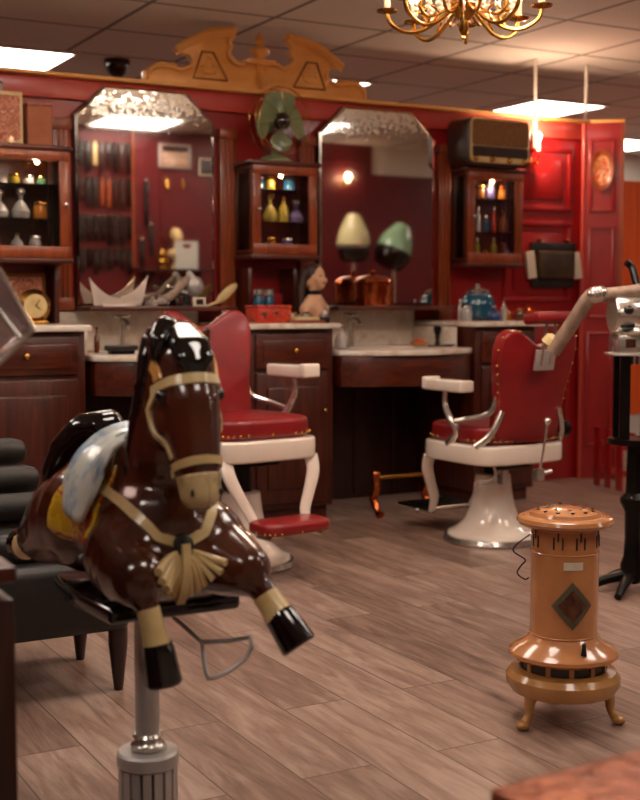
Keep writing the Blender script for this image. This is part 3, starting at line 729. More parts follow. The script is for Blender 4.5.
# ------------------------------------------------------------------ things on the wall and on top
# pediment
half = [(.64, .005), (.64, .065), (.60, .10), (.565, .112), (.545, .098), (.52, .118), (.485, .131), (.462, .115), (.477, .087), (.455, .08), (.428, .091), (.395, .105), (.378, .135), (.385, .165), (.41, .185), (.465, .195), (.475, .215), (.375, .285), (.269, .335), (.153, .36),
        (.148, .33), (.170, .31), (.192, .285), (.188, .262), (.165, .27), (.172, .245), (.196, .225), (.19, .2), (.174, .175), (.15, .155), (.131, .152), (.10, .158), (.078, .162), (.047, .165), (.0, .165)]
half = [(u, w*.83) for u, w in half]
pts = [(-u, w) for u, w in half][:-1] + [half[-1]] + [(u, w) for u, w in half[:-1]][::-1]
t = thing('pediment', 'carved gilt broken pediment standing on top of the red wall', 'pediment', (2.91, YW, 2.1685))
mb = MB(); mb.prism(pts, lambda u, v, q: (u, -.02+q, v), .045); mb.build('board', 'gold', t, bevel=.004, smooth=True)
for s in (-1, 1):
    mb = MB(); P = [(s*.478, -.035, .168), (s*.375, -.035, .236), (s*.269, -.035, .278), (s*.15, -.035, .297)]
    mb.tube(P, .018, 8); mb.tube([(p[0], -.030, p[2]-.022) for p in P], .008, 8); mb.build('roof_moulding', 'gold', t)
    mb = MB(); P = [(s*.153, -.03, .27), (s*.185, -.03, .235), (s*.17, -.03, .215), (s*.19, -.03, .18), (s*.165, -.03, .145), (s*.125, -.03, .128), (s*.085, -.03, .145)]
    mb.tube(P, [.008, .014, .009, .012, .014, .013, .007], 8); mb.build('inner_scroll', 'gold', t)
    mb = MB(); P = [(s*.40, -.03, .155), (s*.383, -.03, .115), (s*.41, -.03, .085), (s*.46, -.03, .072), (s*.50, -.03, .085), (s*.56, -.03, .088), (s*.61, -.03, .06), (s*.62, -.03, .02)]
    mb.tube(P, [.006, .012, .011, .013, .009, .016, .012, .007], 8); mb.build('outer_scroll', 'gold', t)
    mb = MB(); Q = [(.19, .04), (.38, .04), (.33, .175), (.27, .175)]; Q = [(s*a, b) for a, b in Q]
    mb.tube([(a, -.022, b) for a, b in Q+[Q[0]]], .006, 6, smooth=1); mb.build('panel_moulding', 'gold_dk', t)
    mb = MB(); mb.ball((s*.29, -.02, .08), (.04, .012, .02)); mb.ball((s*.29, -.02, .115), (.02, .012, .03)); mb.ball((s*.29, -.02, .15), (.015, .01, .012)); mb.ball((s*.255, -.02, .105), (.016, .01, .012)); mb.ball((s*.325, -.02, .105), (.016, .01, .012)); mb.build('carving', 'gold', t)
mb = MB(); mb.tube([(0, -.025, .02), (0, -.04, .06), (0, -.03, .10), (0, -.045, .14)], [.014, .032, .02, .03], 12, flat=1.2); mb.build('corbel', 'gold', t)
mb = MB(); mb.box((0, -.01, .142), (.19, .085, .014)); mb.box((0, -.01, .156), (.15, .075, .012)); mb.lathe([(.034, .162), (.020, .176), (.046, .196), (.052, .212), (.028, .228), (.014, .24), (.026, .256), (.024, .272), (.01, .288), (.003, .305)], (0, -.01, 0), 20); mb.build('finial', 'gold', t)
# fan
t = thing('desk_fan', 'vintage sage green desk fan on top of the glazed wall cabinet', 'fan', (2.925, 5.80, 1.7925), math.radians(12))
mb = MB(); mb.lathe([(.085, 0), (.085, .01), (.06, .028), (.025, .04), (.016, .06), (.016, .12)], n=28); mb.build('base', 'fan_green', t)
HZ = .205
mb = MB(); mb.lathe([(.03, 0), (.045, .02), (.045, .09), (.03, .11)], (0, .015, HZ), 24, (0, 1, 0)); mb.build('motor', 'fan_green', t)
mb = MB(); mb.lathe([(.002, .05), (.026, .045), (.042, .03), (.044, .0)], (0, -.045, HZ), 24, (0, -1, 0)); mb.build('hub', 'black_gloss', t)
for k in range(4):
    mb = MB(); a0 = PI/2+k*PI/2+.05; rows = []
    for j in range(8):
        r = .03+.122*j/7; row = []; hwid = (.34+.42*math.sin(j/7*PI*.7))
        if j == 7: hwid *= .72
        for i2 in range(7):
            s = -1+i2/3; a = a0+hwid*s; row.append((r*math.cos(a), -.045+.022*s, HZ+r*math.sin(a)))
        rows.append(row)
    solid_strip(mb, rows, .003, V((0, -1, 0))); mb.build('blade', 'fan_green', t)
mb = MB()
for yy, rr in ((-.085, .165), (-.06, .172), (.0, .165)):
    P = [(rr*math.cos(2*PI*k/36), yy, HZ+rr*math.sin(2*PI*k/36)) for k in range(37)]; mb.tube(P, .002, 6, smooth=1)
for k in range(8):
    a = 2*PI*k/8+.2; c, s = math.cos(a), math.sin(a)
    mb.tube([(.02*c, -.10, HZ+.02*s), (.165*c, -.085, HZ+.165*s), (.172*c, -.05, HZ+.172*s), (.165*c, 0, HZ+.165*s), (.05*c, .03, HZ+.05*s)], .0012, 5, smooth=2)
mb.build('guard', 'brass', t)
# radio
t = thing('radio', 'old wooden valve radio on top of the right glazed cabinet', 'radio', (4.27, 5.80, 1.8335), math.radians(1))
def rrect(w, h, r, n=6, z0=0):
    P = []
    for cx, cz, a in ((w/2-r, z0+r, -PI/2), (w/2-r, z0+h-r, 0), (-w/2+r, z0+h-r, PI/2), (-w/2+r, z0+r, PI)):
        for k in range(n+1): b = a+PI/2*k/n; P.append((cx+r*math.cos(b), cz+r*math.sin(b)))
    return P
M['radio_cloth'] = mat('woven_speaker_cloth', '#6e4a26', '#8c6236', .8, 0, 60, .2)
mb = MB(); mb.prism(rrect(.44, .265, .05), lambda u, v, q: (u, -.105+q, v), .195); mb.build('case', 'wood_dk', t, bevel=.01, seg=3)
mb = MB(); mb.prism(rrect(.41, .245, .035, z0=.015), lambda u, v, q: (u, -.113+q, v), .012); mb.build('bezel', 'cream', t, bevel=.003)
mb = MB(); mb.prism(rrect(.385, .14, .02, z0=.108), lambda u, v, q: (u, -.117+q, v), .008); mb.build('speaker_cloth', 'radio_cloth', t)
mb = MB(); mb.prism(rrect(.385, .055, .01, z0=.048), lambda u, v, q: (u, -.118+q, v), .008); mb.build('dial', 'wood_dk', t)
for x in (-.17, -.06, .06, .17):
    mb = MB(); mb.lathe([(.015, 0), (.014, .014), (.01, .016)], (x, -.113, .033), 16, (0, -1, 0)); mb.build('knob', 'brass', t)
# boxes on the far left cabinet
t = thing('framed_print', 'faded framed print standing on the far left cabinet', 'picture', (1.53, 5.79, 1.7925))
mb = MB(); mb.box((0, 0, .125), (.17, .03, .25)); mb.build('frame', 'cream', t, bevel=.004)
mb = MB(); mb.box((0, -.016, .125), (.14, .004, .215)); mb.build('print', 'old_print', t)
t = thing('lidded_tin', 'small dark tin balanced on the faded print at far left', 'tin', (1.505, 5.79, 2.0435)); mb = MB(); mb.lathe([(.02, 0), (.022, .03)], n=18); mb.build('body', 'steel', t); mb = MB(); mb.lathe([(.024, .03), (.02, .042)], n=18); mb.build('lid', 'black', t)
t = thing('cardboard_box', 'plain reddish cardboard box on the far left cabinet', 'box', (1.69, 5.80, 1.7925)); mb = MB(); mb.box((0, 0, .095), (.115, .08, .19)); mb.build('body', mat('old_card', '#9c5638', '#b06a48', .75), t, bevel=.003); mb = MB(); mb.box((0, 0, .197), (.12, .085, .014)); mb.build('lid', 'wood_lt', t, bevel=.002)
# gold clock in the left niche
t = thing('table_clock', 'round gold table clock in the niche under the far left cabinet', 'clock', (1.62, 5.66, ZT))
mb = MB(); mb.lathe([(.075, 0), (.078, .02), (.06, .04), (.055, .045)], (0, .03, .085), 32, (0, -1, 0)); mb.build('case', 'brass', t)
mb = MB(); mb.lathe([(.054, 0), (.054, .004)], (0, -.014, .085), 32, (0, -1, 0)); mb.build('dial', 'cream', t)
for a, l in ((.6, .035), (2.2, .028)):
    mb = MB(); mb.tube([(0, -.02, .085), (l*math.sin(a), -.02, .085+l*math.cos(a))], .002, 6); mb.build('hand', 'black', t)
mb = MB(); mb.box((0, .01, .008), (.12, .05, .016)); mb.build('foot', 'brass', t, bevel=.003)
t = thing('framed_photo', 'dark framed photograph behind the gold clock in the left niche', 'picture', (1.62, 5.86, ZT))
mb = MB(); mb.box((0, 0, .12), (.22, .02, .24)); mb.build('frame', 'gold_dk', t, bevel=.004); mb = MB(); mb.box((0, -.011, .12), (.18, .004, .2)); mb.build('photo', 'old_print', t)
# sconce
t = thing('wall_sconce', 'brass candle sconce with a lit bulb, on the red wall beside the radio', 'wall lamp', (4.675, YW, 1.94))
mb = MB(); mb.lathe([(.03, 0), (.028, .008), (.01, .014)], (0, 0, -.03), 20, (0, -1, 0)); mb.build('back_plate', 'brass', t)
mb = MB(); mb.tube([(0, -.01, -.03), (0, -.04, -.055), (0, -.085, -.03), (0, -.09, .01)], .006, 8); mb.ball((0, -.09, -.055), .01); mb.build('arm', 'brass', t)
mb = MB(); mb.lathe([(.004, .008), (.024, .012), (.026, .018), (.012, .02)], (0, -.09, 0), 18); mb.build('drip_pan', 'brass', t)
mb = MB(); mb.lathe([(.011, .018), (.011, .08)], (0, -.09, 0), 14); mb.build('candle_sleeve', 'paper', t)
mb = MB(); mb.lathe([(.008, .08), (.017, .092), (.019, .105), (.012, .12), (.002, .128)], (0, -.09, 0), 14); mb.build('bulb', 'bulb', t)
SCONCE = V((4.675, YW-.15, 2.06))
# strop bundle on the wall
t = thing('leather_tool_roll', 'dark leather tool roll with papers hanging from two hooks on the red wall', 'leather roll', (4.845, YW, 1.17))
mb = MB(); mb.box((-.0, -.03, .03), (.32, .02, .07)); mb.box((0, -.03, .225), (.34, .025, .08)); mb.build('flap', 'leather', t, bevel=.008)
M['olive_leather'] = mat('olive_leather', '#2c1c0c', '#4c3416', .5, 0, 8, .2)
mb = MB(); mb.box((.01, -.045, .13), (.27, .05, .17)); mb.build('pouch', 'olive_leather', t, bevel=.018, seg=3)
for s in (-1, 1):
    mb = MB(); 
    for k in range(3): mb.box((s*(.165+.004*k), -.02-.012*k, .13), (.06, .006, .16), rot=Matrix.Rotation(math.radians(-9), 3, 'Y'))
    mb.build('papers', 'paper', t)
for x in (-.11, .10):
    mb = MB(); mb.lathe([(.005, 0), (.005, .03), (.014, .034), (.014, .044), (.004, .046)], (x, 0, .275), 12, (0, -1, 0)); mb.build('hook', 'copper', t)
# oval plate on the turned section
pc = V(EC)+rotE @ V((.115, -.001, 1.87))
t = thing('wall_plate', 'oval painted plate hanging high on the narrow red wall section', 'wall plate', pc, ang)
mb = MB(); mb.lathe([(.002, .012), (.07, .012), (.085, .018), (.105, .026), (.112, .026), (.108, .018), (.07, .002), (.002, .0)], n=36, axis=(0, -1, 0)); o = mb.build('plate', 'wood_lt', t); o.scale = (.64, 1, 1.1)
mb = MB(); mb.lathe([(.002, .016), (.075, .016), (.082, .02), (.082, .014)], n=32, axis=(0, -1, 0)); o = mb.build('painted_centre', 'plate_print', t); o.scale = (.64, 1, 1.1)

# ------------------------------------------------------------------ things on the opposite wall (mirrored)
def am(px, py, y=YO):
    d = ray(px, py); k = (2*(YW-.034)-y)/d.y; return V((d.x*k, y, HC+d.z*k))
k = 0
rnd = random.Random(3)
cols = ['black', 'wood_dk', 'leather', 'wood_lt', 'black', 'iron']
t = thing('strop_rack', 'wooden peg rack for razor strops on the opposite wall, seen in the left mirror', 'rack', (3.42, YO+.001, 1.25))
mb = MB()
for z in (1.12, .83, .53, .26): mb.box((0, .012, z), (.46, .022, .025))
mb.build('rail', 'wood', t)
for s in (-.24, .24):
    mb = MB(); mb.box((s, .014, .62), (.02, .026, 1.22)); mb.build('side_post', 'wood_lt' if s > 0 else 'wood', t)
for r, z in enumerate((2.37, 2.08, 1.78, 1.51)):
    for c in range(8):
        x = 3.42-.20+.40*c/7; h = rnd.uniform(.17, .24) if r < 3 else rnd.uniform(.12, .2); m = rnd.choice(cols) if rnd.random() > .08 else 'cream'
        mb = MB(); mb.box((0, 0, -h/2), (.036, .012, h)); mb.box((0, 0, .008), (.02, .014, .02))
        tag(mb.build('razor_strop', m, loc=(x, YO+.034, z-.012), bevel=.002), ['%s strop, %s from the left in the %s row of the mirrored rack' % ({'black': 'black', 'wood_dk': 'dark brown', 'leather': 'grey-brown leather', 'wood_lt': 'tan', 'iron': 'iron-black', 'cream': 'cream'}[m], ['first', 'second', 'third', 'fourth', 'fifth', 'sixth', 'seventh', 'eighth'][c], ['top', 'second', 'third', 'lowest'][r])][0], 'strop', 'razor strops on the mirrored rack')
for (px, py, h, m, lb) in ((137, 182, .36, 'black', 'long black strop with a chrome hook, right of the rack in the left mirror'), (142, 225, .26, 'leather', 'long olive strop right of the black one in the left mirror'), (133, 240, .22, 'black', 'short black strop below the long black one in the left mirror')):
    p = am(px, py); t = thing('hanging_strop', lb, 'strop', (p.x+.05, YO+.02, p.z)); mb = MB(); mb.box((0, 0, -h/2), (.04, .012, h)); mb.build('strap', m, t, bevel=.002); mb = MB(); mb.lathe([(.012, 0), (.012, .02)], (0, -.015, .01), 12, (0, 1, 0)); mb.build('hook', 'chrome', t)
def wallframe(px0, py0, px1, py1, name, lb, cat, fm, inner, deco=None):
    a, b = am(px0, py0), am(px1, py1); w, h = abs(b.x-a.x), abs(a.z-b.z)
    t = thing(name, lb, cat, ((a.x+b.x)/2, YO+.0155, (a.z+b.z)/2)); mb = MB(); mb.box((0, .008, 0), (w, .016, h)); mb.build('frame', fm, t, bevel=.002)
    mb = MB(); mb.box((0, .017, 0), (w*.84, .004, h*.84)); mb.build('picture', inner, t); return t, w, h
t, w, h = wallframe(155, 144, 187, 170, 'wall_calendar', 'small framed calendar chart with dark heading, reflected in the left mirror', 'calendar', 'steel', 'old_print')
mb = MB(); mb.box((0, .021, h*.28), (w*.8, .003, h*.2)); mb.build('heading', 'black', t)
mb = MB()
for q in range(7): mb.box(((-3+q)*w*.11, .021, -h*.1), (w*.05, .003, h*.5))
mb.build('columns', 'paper', t)
t, w, h = wallframe(195, 159, 209, 177, 'framed_portrait', 'small white framed portrait reflected at the edge of the left mirror', 'picture', 'paper', 'wood_dk')
# shelf, bust, sign, lamp reflected
a, b = am(140, 268), am(190, 272)
t = thing('wall_shelf', 'dark wall shelf reflected in the left mirror', 'shelf', ((a.x+b.x)/2, YO+.016, a.z-.02)); w = b.x-a.x
mb = MB(); mb.box((0, .1, 0), (w+.2, .2, .02)); mb.build('board', 'wood_dk', t)
for s in (-1, 1):
    mb = MB(); mb.prism([(0, -.01), (.16, -.01), (0, -.12)], lambda u, v, q: (s*(w/2-.02)+q, u, v), .02); mb.build('bracket', 'wood_dk', t)
SZ = a.z-.0095
p = am(172, 240); t = thing('plaster_bust', 'cream plaster bust on the dark shelf in the left mirror', 'bust', (p.x-.02, YO+.10, SZ))
mb = MB(); mb.lathe([(.05, 0), (.05, .02), (.03, .05), (.03, .09)], n=20); mb.build('plinth', 'cream', t)
mb = MB(); mb.chain([(-.05, 0, .13), (0, 0, .12), (.05, 0, .13)], [.035, .045, .035]); mb.chain([(0, 0, .13), (0, 0, .22)], [.03, .028]); mb.ball((0, .01, .27), (.045, .055, .06)); mb.chain([(0, .055, .27), (0, .068, .255)], [.008, .01]); mb.ball((0, -.015, .29), (.05, .055, .055)); mb.chain([(0, 0, .08), (0, 0, .13)], [.035, .04]); blob('figure', mb, 'cream', t, .006, 3)
p = am(176, 254); t = thing('notice_card', 'white notice card with red oval in front of the bust, left mirror', 'card', (p.x, YO+.175, SZ))
mb = MB(); mb.box((0, 0, .115), (.20, .012, .23)); mb.build('card', mat('white_card', '#c8ccc4', '#d4d6d0', .6), t); mb = MB(); mb.ball((0, .007, .19), (.04, .003, .018)); mb.build('emblem', 'red_vinyl', t)
p = am(157, 255); t = thing('oil_lamp', 'small brass lamp on the dark shelf in the left mirror', 'lamp', (p.x-.02, YO+.12, SZ))
mb = MB(); mb.lathe([(.05, 0), (.05, .01), (.03, .03), (.055, .06), (.05, .08), (.03, .09), (.045, .12), (.02, .14), (.01, .16)], n=24); mb.build('body', 'brass', t)
for px in (164, 180):
    p = am(px, 186); t = thing('brass_hook', 'brass wall hook above the bust, %s of the pair in the left mirror' % ('left' if px < 170 else 'right'), 'hook', (p.x, YO+.0, p.z)); mb = MB(); mb.tube([(0, 0, .05), (0, .02, .0), (0, .04, -.04), (0, .05, -.02)], .008, 8); mb.build('hook', 'brass', t)
# hood dryers (in front of the opposite wall)
def hood_dryer(px, py, m, label, tilt, s=1.0, band='chrome'):
    y = 2.45; p = am(px, py, y); t = thing('hood_dryer', label, 'hair dryer', (p.x, y, 0)); z = p.z
    mb = MB(); mb.lathe([(.2, 0), (.2, .02), (.06, .05), (.022, .08)], n=28); mb.build('base', 'iron', t)
    mb = MB(); mb.cyl((0, 0, .08), (0, 0, z-.16), .018); mb.build('pole', 'chrome', t)
    R = Matrix.Rotation(tilt, 3, 'Y'); ax = R @ V((0, 0, 1)); c = V((0, 0, z))
    mb = MB(); mb.lathe([(.150*s, -.02), (.148*s, .03), (.135*s, .09), (.11*s, .15), (.085*s, .19), (.083*s, .20), (.06*s, .235), (.02*s, .25), (.001, .252)], c, 32, ax); mb.build('hood', m, t)
    mb = MB(); mb.lathe([(.155*s, -.045), (.158*s, -.02), (.152*s, -.015)], c, 32, ax); mb.build('rim', band, t)
    mb = MB(); mb.lathe([(.07*s, -.17), (.12*s, -.15), (.145*s, -.09), (.15*s, -.045)], c, 32, ax); mb.build('visor', 'black_gloss', t)
    return t
hood_dryer(350, 243, 'butter', 'cream enamelled hood dryer reflected in the right mirror', 0, .95)
hood_dryer(390, 250, 'mint', 'mint green hood dryer, tilted, reflected in the right mirror', .42, 1.05, 'iron')
p = am(340, 180); t = thing('wall_sconce', 'brass sconce with a dim bulb reflected in the upper right mirror', 'wall lamp', (p.x, YO+.0, p.z-.05))
mb = MB(); mb.lathe([(.03, 0), (.01, .014)], (0, 0, 0), 16, (0, 1, 0)); mb.tube([(0, .01, 0), (0, .06, -.03), (0, .09, .02)], .006, 8); mb.build('bracket', 'brass', t)
mb = MB(); mb.ball((0, .09, .05), (.012, .012, .03)); mb.build('bulb', 'bulb', t)

# ------------------------------------------------------------------ barber chairs
def barber_chair(loc, rz, L, label, flip, headrest):
    t = thing('barber_chair', label, 'barber chair', loc, rz)
    mb = MB(); mb.lathe([(.205, .03), (.20, .045), (.165, .062), (.125, .10), (.102, .16), (.088, .23), (.080, .305), (.07, .31)], n=48); mb.build('pedestal', 'porcelain', t, smooth=True)
    mb = MB(); mb.lathe([(.218, 0), (.225, .012), (.218, .03), (.20, .034)], n=48); mb.build('base_ring', 'chrome', t)
    mb = MB(); mb.cyl((0, 0, .30), (0, 0, .375+L), .045); mb.box((0, 0, .36+L), (.2, .26, .03)); mb.build('piston', 'iron', t)
    zf = .375+L; w, d = .24, .23
    def foot(ww, dd, bulge=.03, n=8):
        P = [];
        for k in range(4*n):
            a = 2*PI*(k+.5)/(4*n)-3*PI/4; c_, s_ = math.cos(a), math.sin(a); e = .42
            P.append(((ww+bulge*.4)*math.copysign(abs(c_)**e, c_), (dd+bulge*.7)*math.copysign(abs(s_)**e, s_)))
        return P
    mb = MB(); mb.prism(foot(w, d), lambda u, v, q: (u, v, zf+q), .085); mb.build('seat_frame', 'porcelain', t, bevel=.012, seg=3)
    z1 = zf+.086
    mb = MB(); mb.prism(foot(w-.025, d-.025), lambda u, v, q: (u, v, z1+q), .082); s = mb.build('seat', 'red_vinyl', t, bevel=.022, seg=4)
    mb = MB(); P = foot(w-.022, d-.022, n=9)
    mb.bm.free(); studs([(u*1.006, v*1.006, z1+.02) for u, v in P], .006, s)
    # curved front legs carrying the footrest
    zl = L
    for sg in (-1, 1):
        mb = MB(); mb.tube([(sg*.205, -.20, zf+.01), (sg*.20, -.225, zf-.05), (sg*.165, -.245, zf-.13), (sg*.13, -.265, zf-.20), (sg*.115, -.30, zf-.27)], [.034, .03, .026, .024, .02], 12, flat=.55, up=(0, 1, 0)); mb.build('leg', 'porcelain', t)
    fz = zf-.275
    mb = MB(); mb.tube([(-.13, -.30, fz+.01), (.13, -.30, fz+.01)], .010, 10); mb.tube([(-.12, -.3, fz), (-.12, -.40, fz)], .009, 8); mb.tube([(.12, -.3, fz), (.12, -.40, fz)], .009, 8); mb.ball((.155, -.36, fz), .012); mb.build('footrest_bracket', 'chrome', t)
    if not flip:
        mb = MB(); mb.prism(foot(.15, .075, .015), lambda u, v, q: (u, v-.345, fz+.012+q), .05); f = mb.build('footrest', 'red_vinyl', t, bevel=.018, seg=3)
        mb = MB()
        mb.bm.free(); studs([(u, v-.345, fz+.024) for u, v in foot(.148, .074, .015, 5)], .005, f)
    else:
        mb = MB(); mb.box((0, -.42, fz+.012), (.30, .22, .014))
        for k in range(6): mb.box((0, -.50+.034*k, fz+.021), (.28, .008, .006))
        mb.build('footrest', 'iron', t, bevel=.003)
    # backrest
    zb = z1+.02; R = Matrix.Rotation(math.radians(-12), 3, 'X')
    hb = [(.0, .0), (.16, .0), (.178, .02), (.180, .10), (.184, .16), (.198, .23), (.212, .30), (.217, .36), (.205, .41), (.175, .435), (.13, .435), (.09, .415), (.04, .385), (0, .375)]
    hb = [(u, v*1.12) for u, v in hb]; P = [(-u, v) for u, v in hb[1:-1]][::-1]; P = hb+P
    def back(yo): return lambda u, v, q: tuple((R @ V((u, yo+q-.025*abs(u/.2)**2, v)))+V((0, .215, zb)))
    mb = MB(); mb.prism(P, back(-.03), .06); b = mb.build('backrest', 'red_vinyl', t, bevel=.018, seg=4)
    f3 = back(0.0); SP = []
    n = len(P)
    for k in range(n):
        a, c = V(P[k]), V(P[(k+1) % n]); L2 = (c-a).length
        for j in range(max(1, int(L2/.036))):
            q = a.lerp(c, j/max(1, int(L2/.036))); SP.append(f3(q.x*1.01, q.y, .022))
    studs(SP[:90], .005, b)
    for sg in (-1, 1):
        mb = MB(); z = zf+.34
        mb.box((sg*.25, -.01, z), (.08, .27, .052)); mb.box((sg*.25, -.135, z+.005), (.084, .04, .058)); mb.build('armrest', 'porcelain', t, bevel=.010, seg=3)
        mb = MB(); mb.tube([(sg*.25, -.03, z-.02), (sg*.25, -.03, z-.09), (sg*.255, .02, z-.155), (sg*.24, .04, z-.20), (sg*.235, -.02, z-.262)], [.012, .013, .016, .016, .022], 10)
        mb.tube([(sg*.25, .03, z-.16), (sg*.235, .12, z-.14), (sg*.19, .21, z-.11), (sg*.175, .235, z-.03)], [.012, .012, .014, .012], 10)
        mb.tube([(sg*.235, .17, z-.26), (sg*.20, .23, z-.20), (sg*.16, .25, z-.1)], [.016, .014, .012], 10)
        mb.build('arm_bracket', 'chrome', t)
    mb = MB(); mb.tube([(-.05, .30, z-.16), (-.04, .29, z-.28), (-.03, .28, z-.36)], .006, 8); mb.ball((-.05, .30, z-.15), .018); mb.box((-.03, .27, z-.385), (.04, .04, .05)); mb.cyl((-.03, .27, z-.385), (-.09, .29, z-.37), .01); mb.build('recline_lever', 'chrome', t)
    mb = MB(); mb.lathe([(.035, 0), (.035, .03)], (-.235, .19, z-.2), 20, (-1, 0, 0)); mb.build('ratchet_knob', 'iron', t)
    mb = MB(); mb.tube([(.1, .13, zf-.02), (.17, .22, zf-.05), (.26, .26, zf-.06)], .008, 8); mb.cyl((.26, .26, zf-.06), (.32, .28, zf-.06), .013); mb.box((.1, .19, zf-.055), (.035, .035, .06)); mb.build('pump_lever', 'chrome', t)
    if headrest:
        g = back(0)
        mb = MB(); mb.box(V(g(0, .37, .045)), (.11, .012, .09), rot=R); mb.build('headrest_plate', 'steel', t, bevel=.003)
        mb = MB()
        for x in (-.025, .025): mb.tube([g(x, .35, .055), g(x, .53, .05)], .006, 8)
        mb.build('headrest_rods', 'chrome', t)
        mb = MB(); c = V(g(0, .55, .03)); mb.box(c, (.20, .11, .045), rot=Matrix.Rotation(math.radians(8), 3, 'X')); mb.build('headrest', 'red_vinyl', t, bevel=.014, seg=3)
    return t
barber_chair((2.16, 4.60, 0), math.radians(8), .08, 'red and white barber chair facing the room, behind the rocking horse', False, False)
barber_chair((3.395, 4.55, 0), math.radians(183), 0, 'red and white barber chair turned to the right washbasin, back to us', True, True)

# brass footrail stand by the right basin
t = thing('foot_rail', 'brass foot rail on curved copper feet under the right washbasin', 'foot rail', (3.39, 5.33, 0))
mb = MB(); mb.tube([(-.16, 0, .20), (.19, 0, .20)], .011, 12, smooth=1); mb.build('rail', 'brass', t)
for x in (-.14, .17):
    mb = MB(); mb.tube([(x, .0, .20), (x, -.01, .15), (x, .02, .09), (x, -.02, .03), (x, -.05, .012)], [.026, .018, .022, .018, .024], 10, flat=.7); mb.ball((x, 0, .215), .024); mb.build('foot', 'copper', t)

# ------------------------------------------------------------------ enamel heater
t = thing('paraffin_heater', 'orange enamelled paraffin heater on three legs, on the plank floor', 'heater', (2.078, 2.475, 0), math.radians(-29))
t.scale = (1, 1, 1.03)
mb = MB(); mb.lathe([(.10, .075), (.132, .08), (.146, .10), (.146, .118), (.135, .132), (.112, .138), (.112, .128)], n=56); mb.build('base_tank', 'enamel_dk', t)
mb = MB(); mb.lathe([(.108, .13), (.108, .168)], n=48); mb.build('burner_gallery', 'black', t)
mb = MB()
for k in range(12):
    a = 2*PI*k/12; mb = MB(); mb.box((.109*math.cos(a), .109*math.sin(a), .15), (.008, .012, .03), rot=Matrix.Rotation(a, 3, 'Z')); mb.build('gallery_rib', 'enamel_dk', t)
mb = MB(); mb.lathe([(.112, .162), (.130, .164), (.140, .172), (.139, .180), (.125, .192), (.10, .205), (.092, .215), (.086, .222)], n=56); mb.build('flange', 'enamel', t)
mb = MB(); mb.lathe([(.086, .215), (.086, .50)], n=56, caps=False)
body = mb.build('cylinder', 'enamel', t)
mb = MB()
for z in (.225, .432, .492):
    mb = MB(); mb.lathe([(.0855, z-.003), (.0885, z), (.0855, z+.003)], n=56, caps=False); mb.build('bead', 'enamel', t)
mb = MB(); mb.lathe([(.088, .497), (.118, .500), (.124, .508), (.120, .517), (.104, .523), (.092, .522), (.088, .530), (.06, .538), (.02, .541), (.001, .541)], n=56); lid = mb.build('lid', 'enamel', t)
mb = MB()
for rr, nn in ((.045, 8), (.07, 12)):
    for k in range(nn):
        a = 2*PI*k/nn+rr; zz = .5365 if rr < .05 else .5335
        mb.lathe([(.005, 0), (.005, .004)], (rr*math.cos(a), rr*math.sin(a), zz), 8)
mb.build('vent_hole', 'black', lid)
mb = MB(); mb.ball((0, .075, .534), (.006, .006, .007)); mb.build('lid_knob', 'iron', lid)
mb = MB()
for a0 in (-PI/2-.38, -PI/2+.28, -PI/2+1.1, -PI/2-1.2):
    for dx, h, dz in ((-.13, .03, -.004), (0, .022, .012), (.13, .03, -.004)):
        a = a0+dx; mb = MB(); mb.box((.0865*math.cos(a), .0865*math.sin(a), .466+dz), (.003, .004, h), rot=Matrix.Rotation(a, 3, 'Z')); mb.build('vent_slot', 'black', t)
def curved_plate(mb, r, th, a0, a1, z0, z1, n=8):
    vs = []; fs = []
    for k in range(n+1):
        a = a0+(a1-a0)*k/n
        for rr in (r, r+th):
            for z in (z0, z1): vs.append((rr*math.cos(a), rr*math.sin(a), z))
    for k in range(n):
        b = 4*k; c = b+4
        fs += [(b+2, b+3, c+3, c+2), (b, c, c+1, b+1), (b+1, c+1, c+3, b+3), (b, b+2, c+2, c)]
    fs += [(0, 1, 3, 2), (4*n, 4*n+2, 4*n+3, 4*n+1)]
    mb._add(vs, fs)
AF = -PI/2
mb = MB(); curved_plate(mb, .0855, .003, AF-.27+.05, AF+.30+.05, .398, .417); mb.build('name_plate', 'paper', t)
# diamond window
def diamond(s, th, z):
    mb = MB(); n = 10; vs = []; fs = []
    cols_ = []
    for k in range(-n, n+1):
        u = s*k/n; h = (s-abs(u))*1.12+.0004; a = AF+.05+u/.0865
        for rr in (.084, .0865+th):
            for q in (-h, h): vs.append((rr*math.cos(a), rr*math.sin(a), z+q))
    for k in range(2*n):
        b = 4*k; c = b+4; fs += [(b+2, b+3, c+3, c+2), (b, c, c+1, b+1), (b+1, c+1, c+3, b+3), (b, b+2, c+2, c)]
    fs += [(0, 1, 3, 2), (8*n, 8*n+2, 8*n+3, 8*n+1)]
    return mb._add(vs, fs)
d1 = diamond(.052, .004, .310).build('window_frame', mat('aged_bronze', '#5a5a48', '#7c7a62', .4, .6), t, smooth=False)
diamond(.036, .006, .310).build('mica_window', mat('mica', '#3a1c10', '#6a3a20', .15, 0, 50, coat=.5), d1, smooth=False)
mb = MB(); p = V((.118*math.cos(AF+.25), .118*math.sin(AF+.25), .196)); mb.cyl(p, p+V((0, 0, .022)), .008, .004); mb.ball(p+V((0, 0, .024)), .006); mb.build('wick_knob', 'black', t)
for a in (AF-.95, AF+1.3, AF+PI):
    c, s = math.cos(a), math.sin(a)
    mb = MB(); mb.tube([(.105*c, .105*s, .10), (.118*c, .118*s, .065), (.122*c, .122*s, .035), (.138*c, .138*s, .012)], [.024, .014, .010, .013], 12); mb.ball((.142*c, .142*s, .012), (.018, .018, .012)); mb.build('leg', 'enamel_dk', t)
mb = MB(); a = PI-.15; c, s = math.cos(a), math.sin(a)
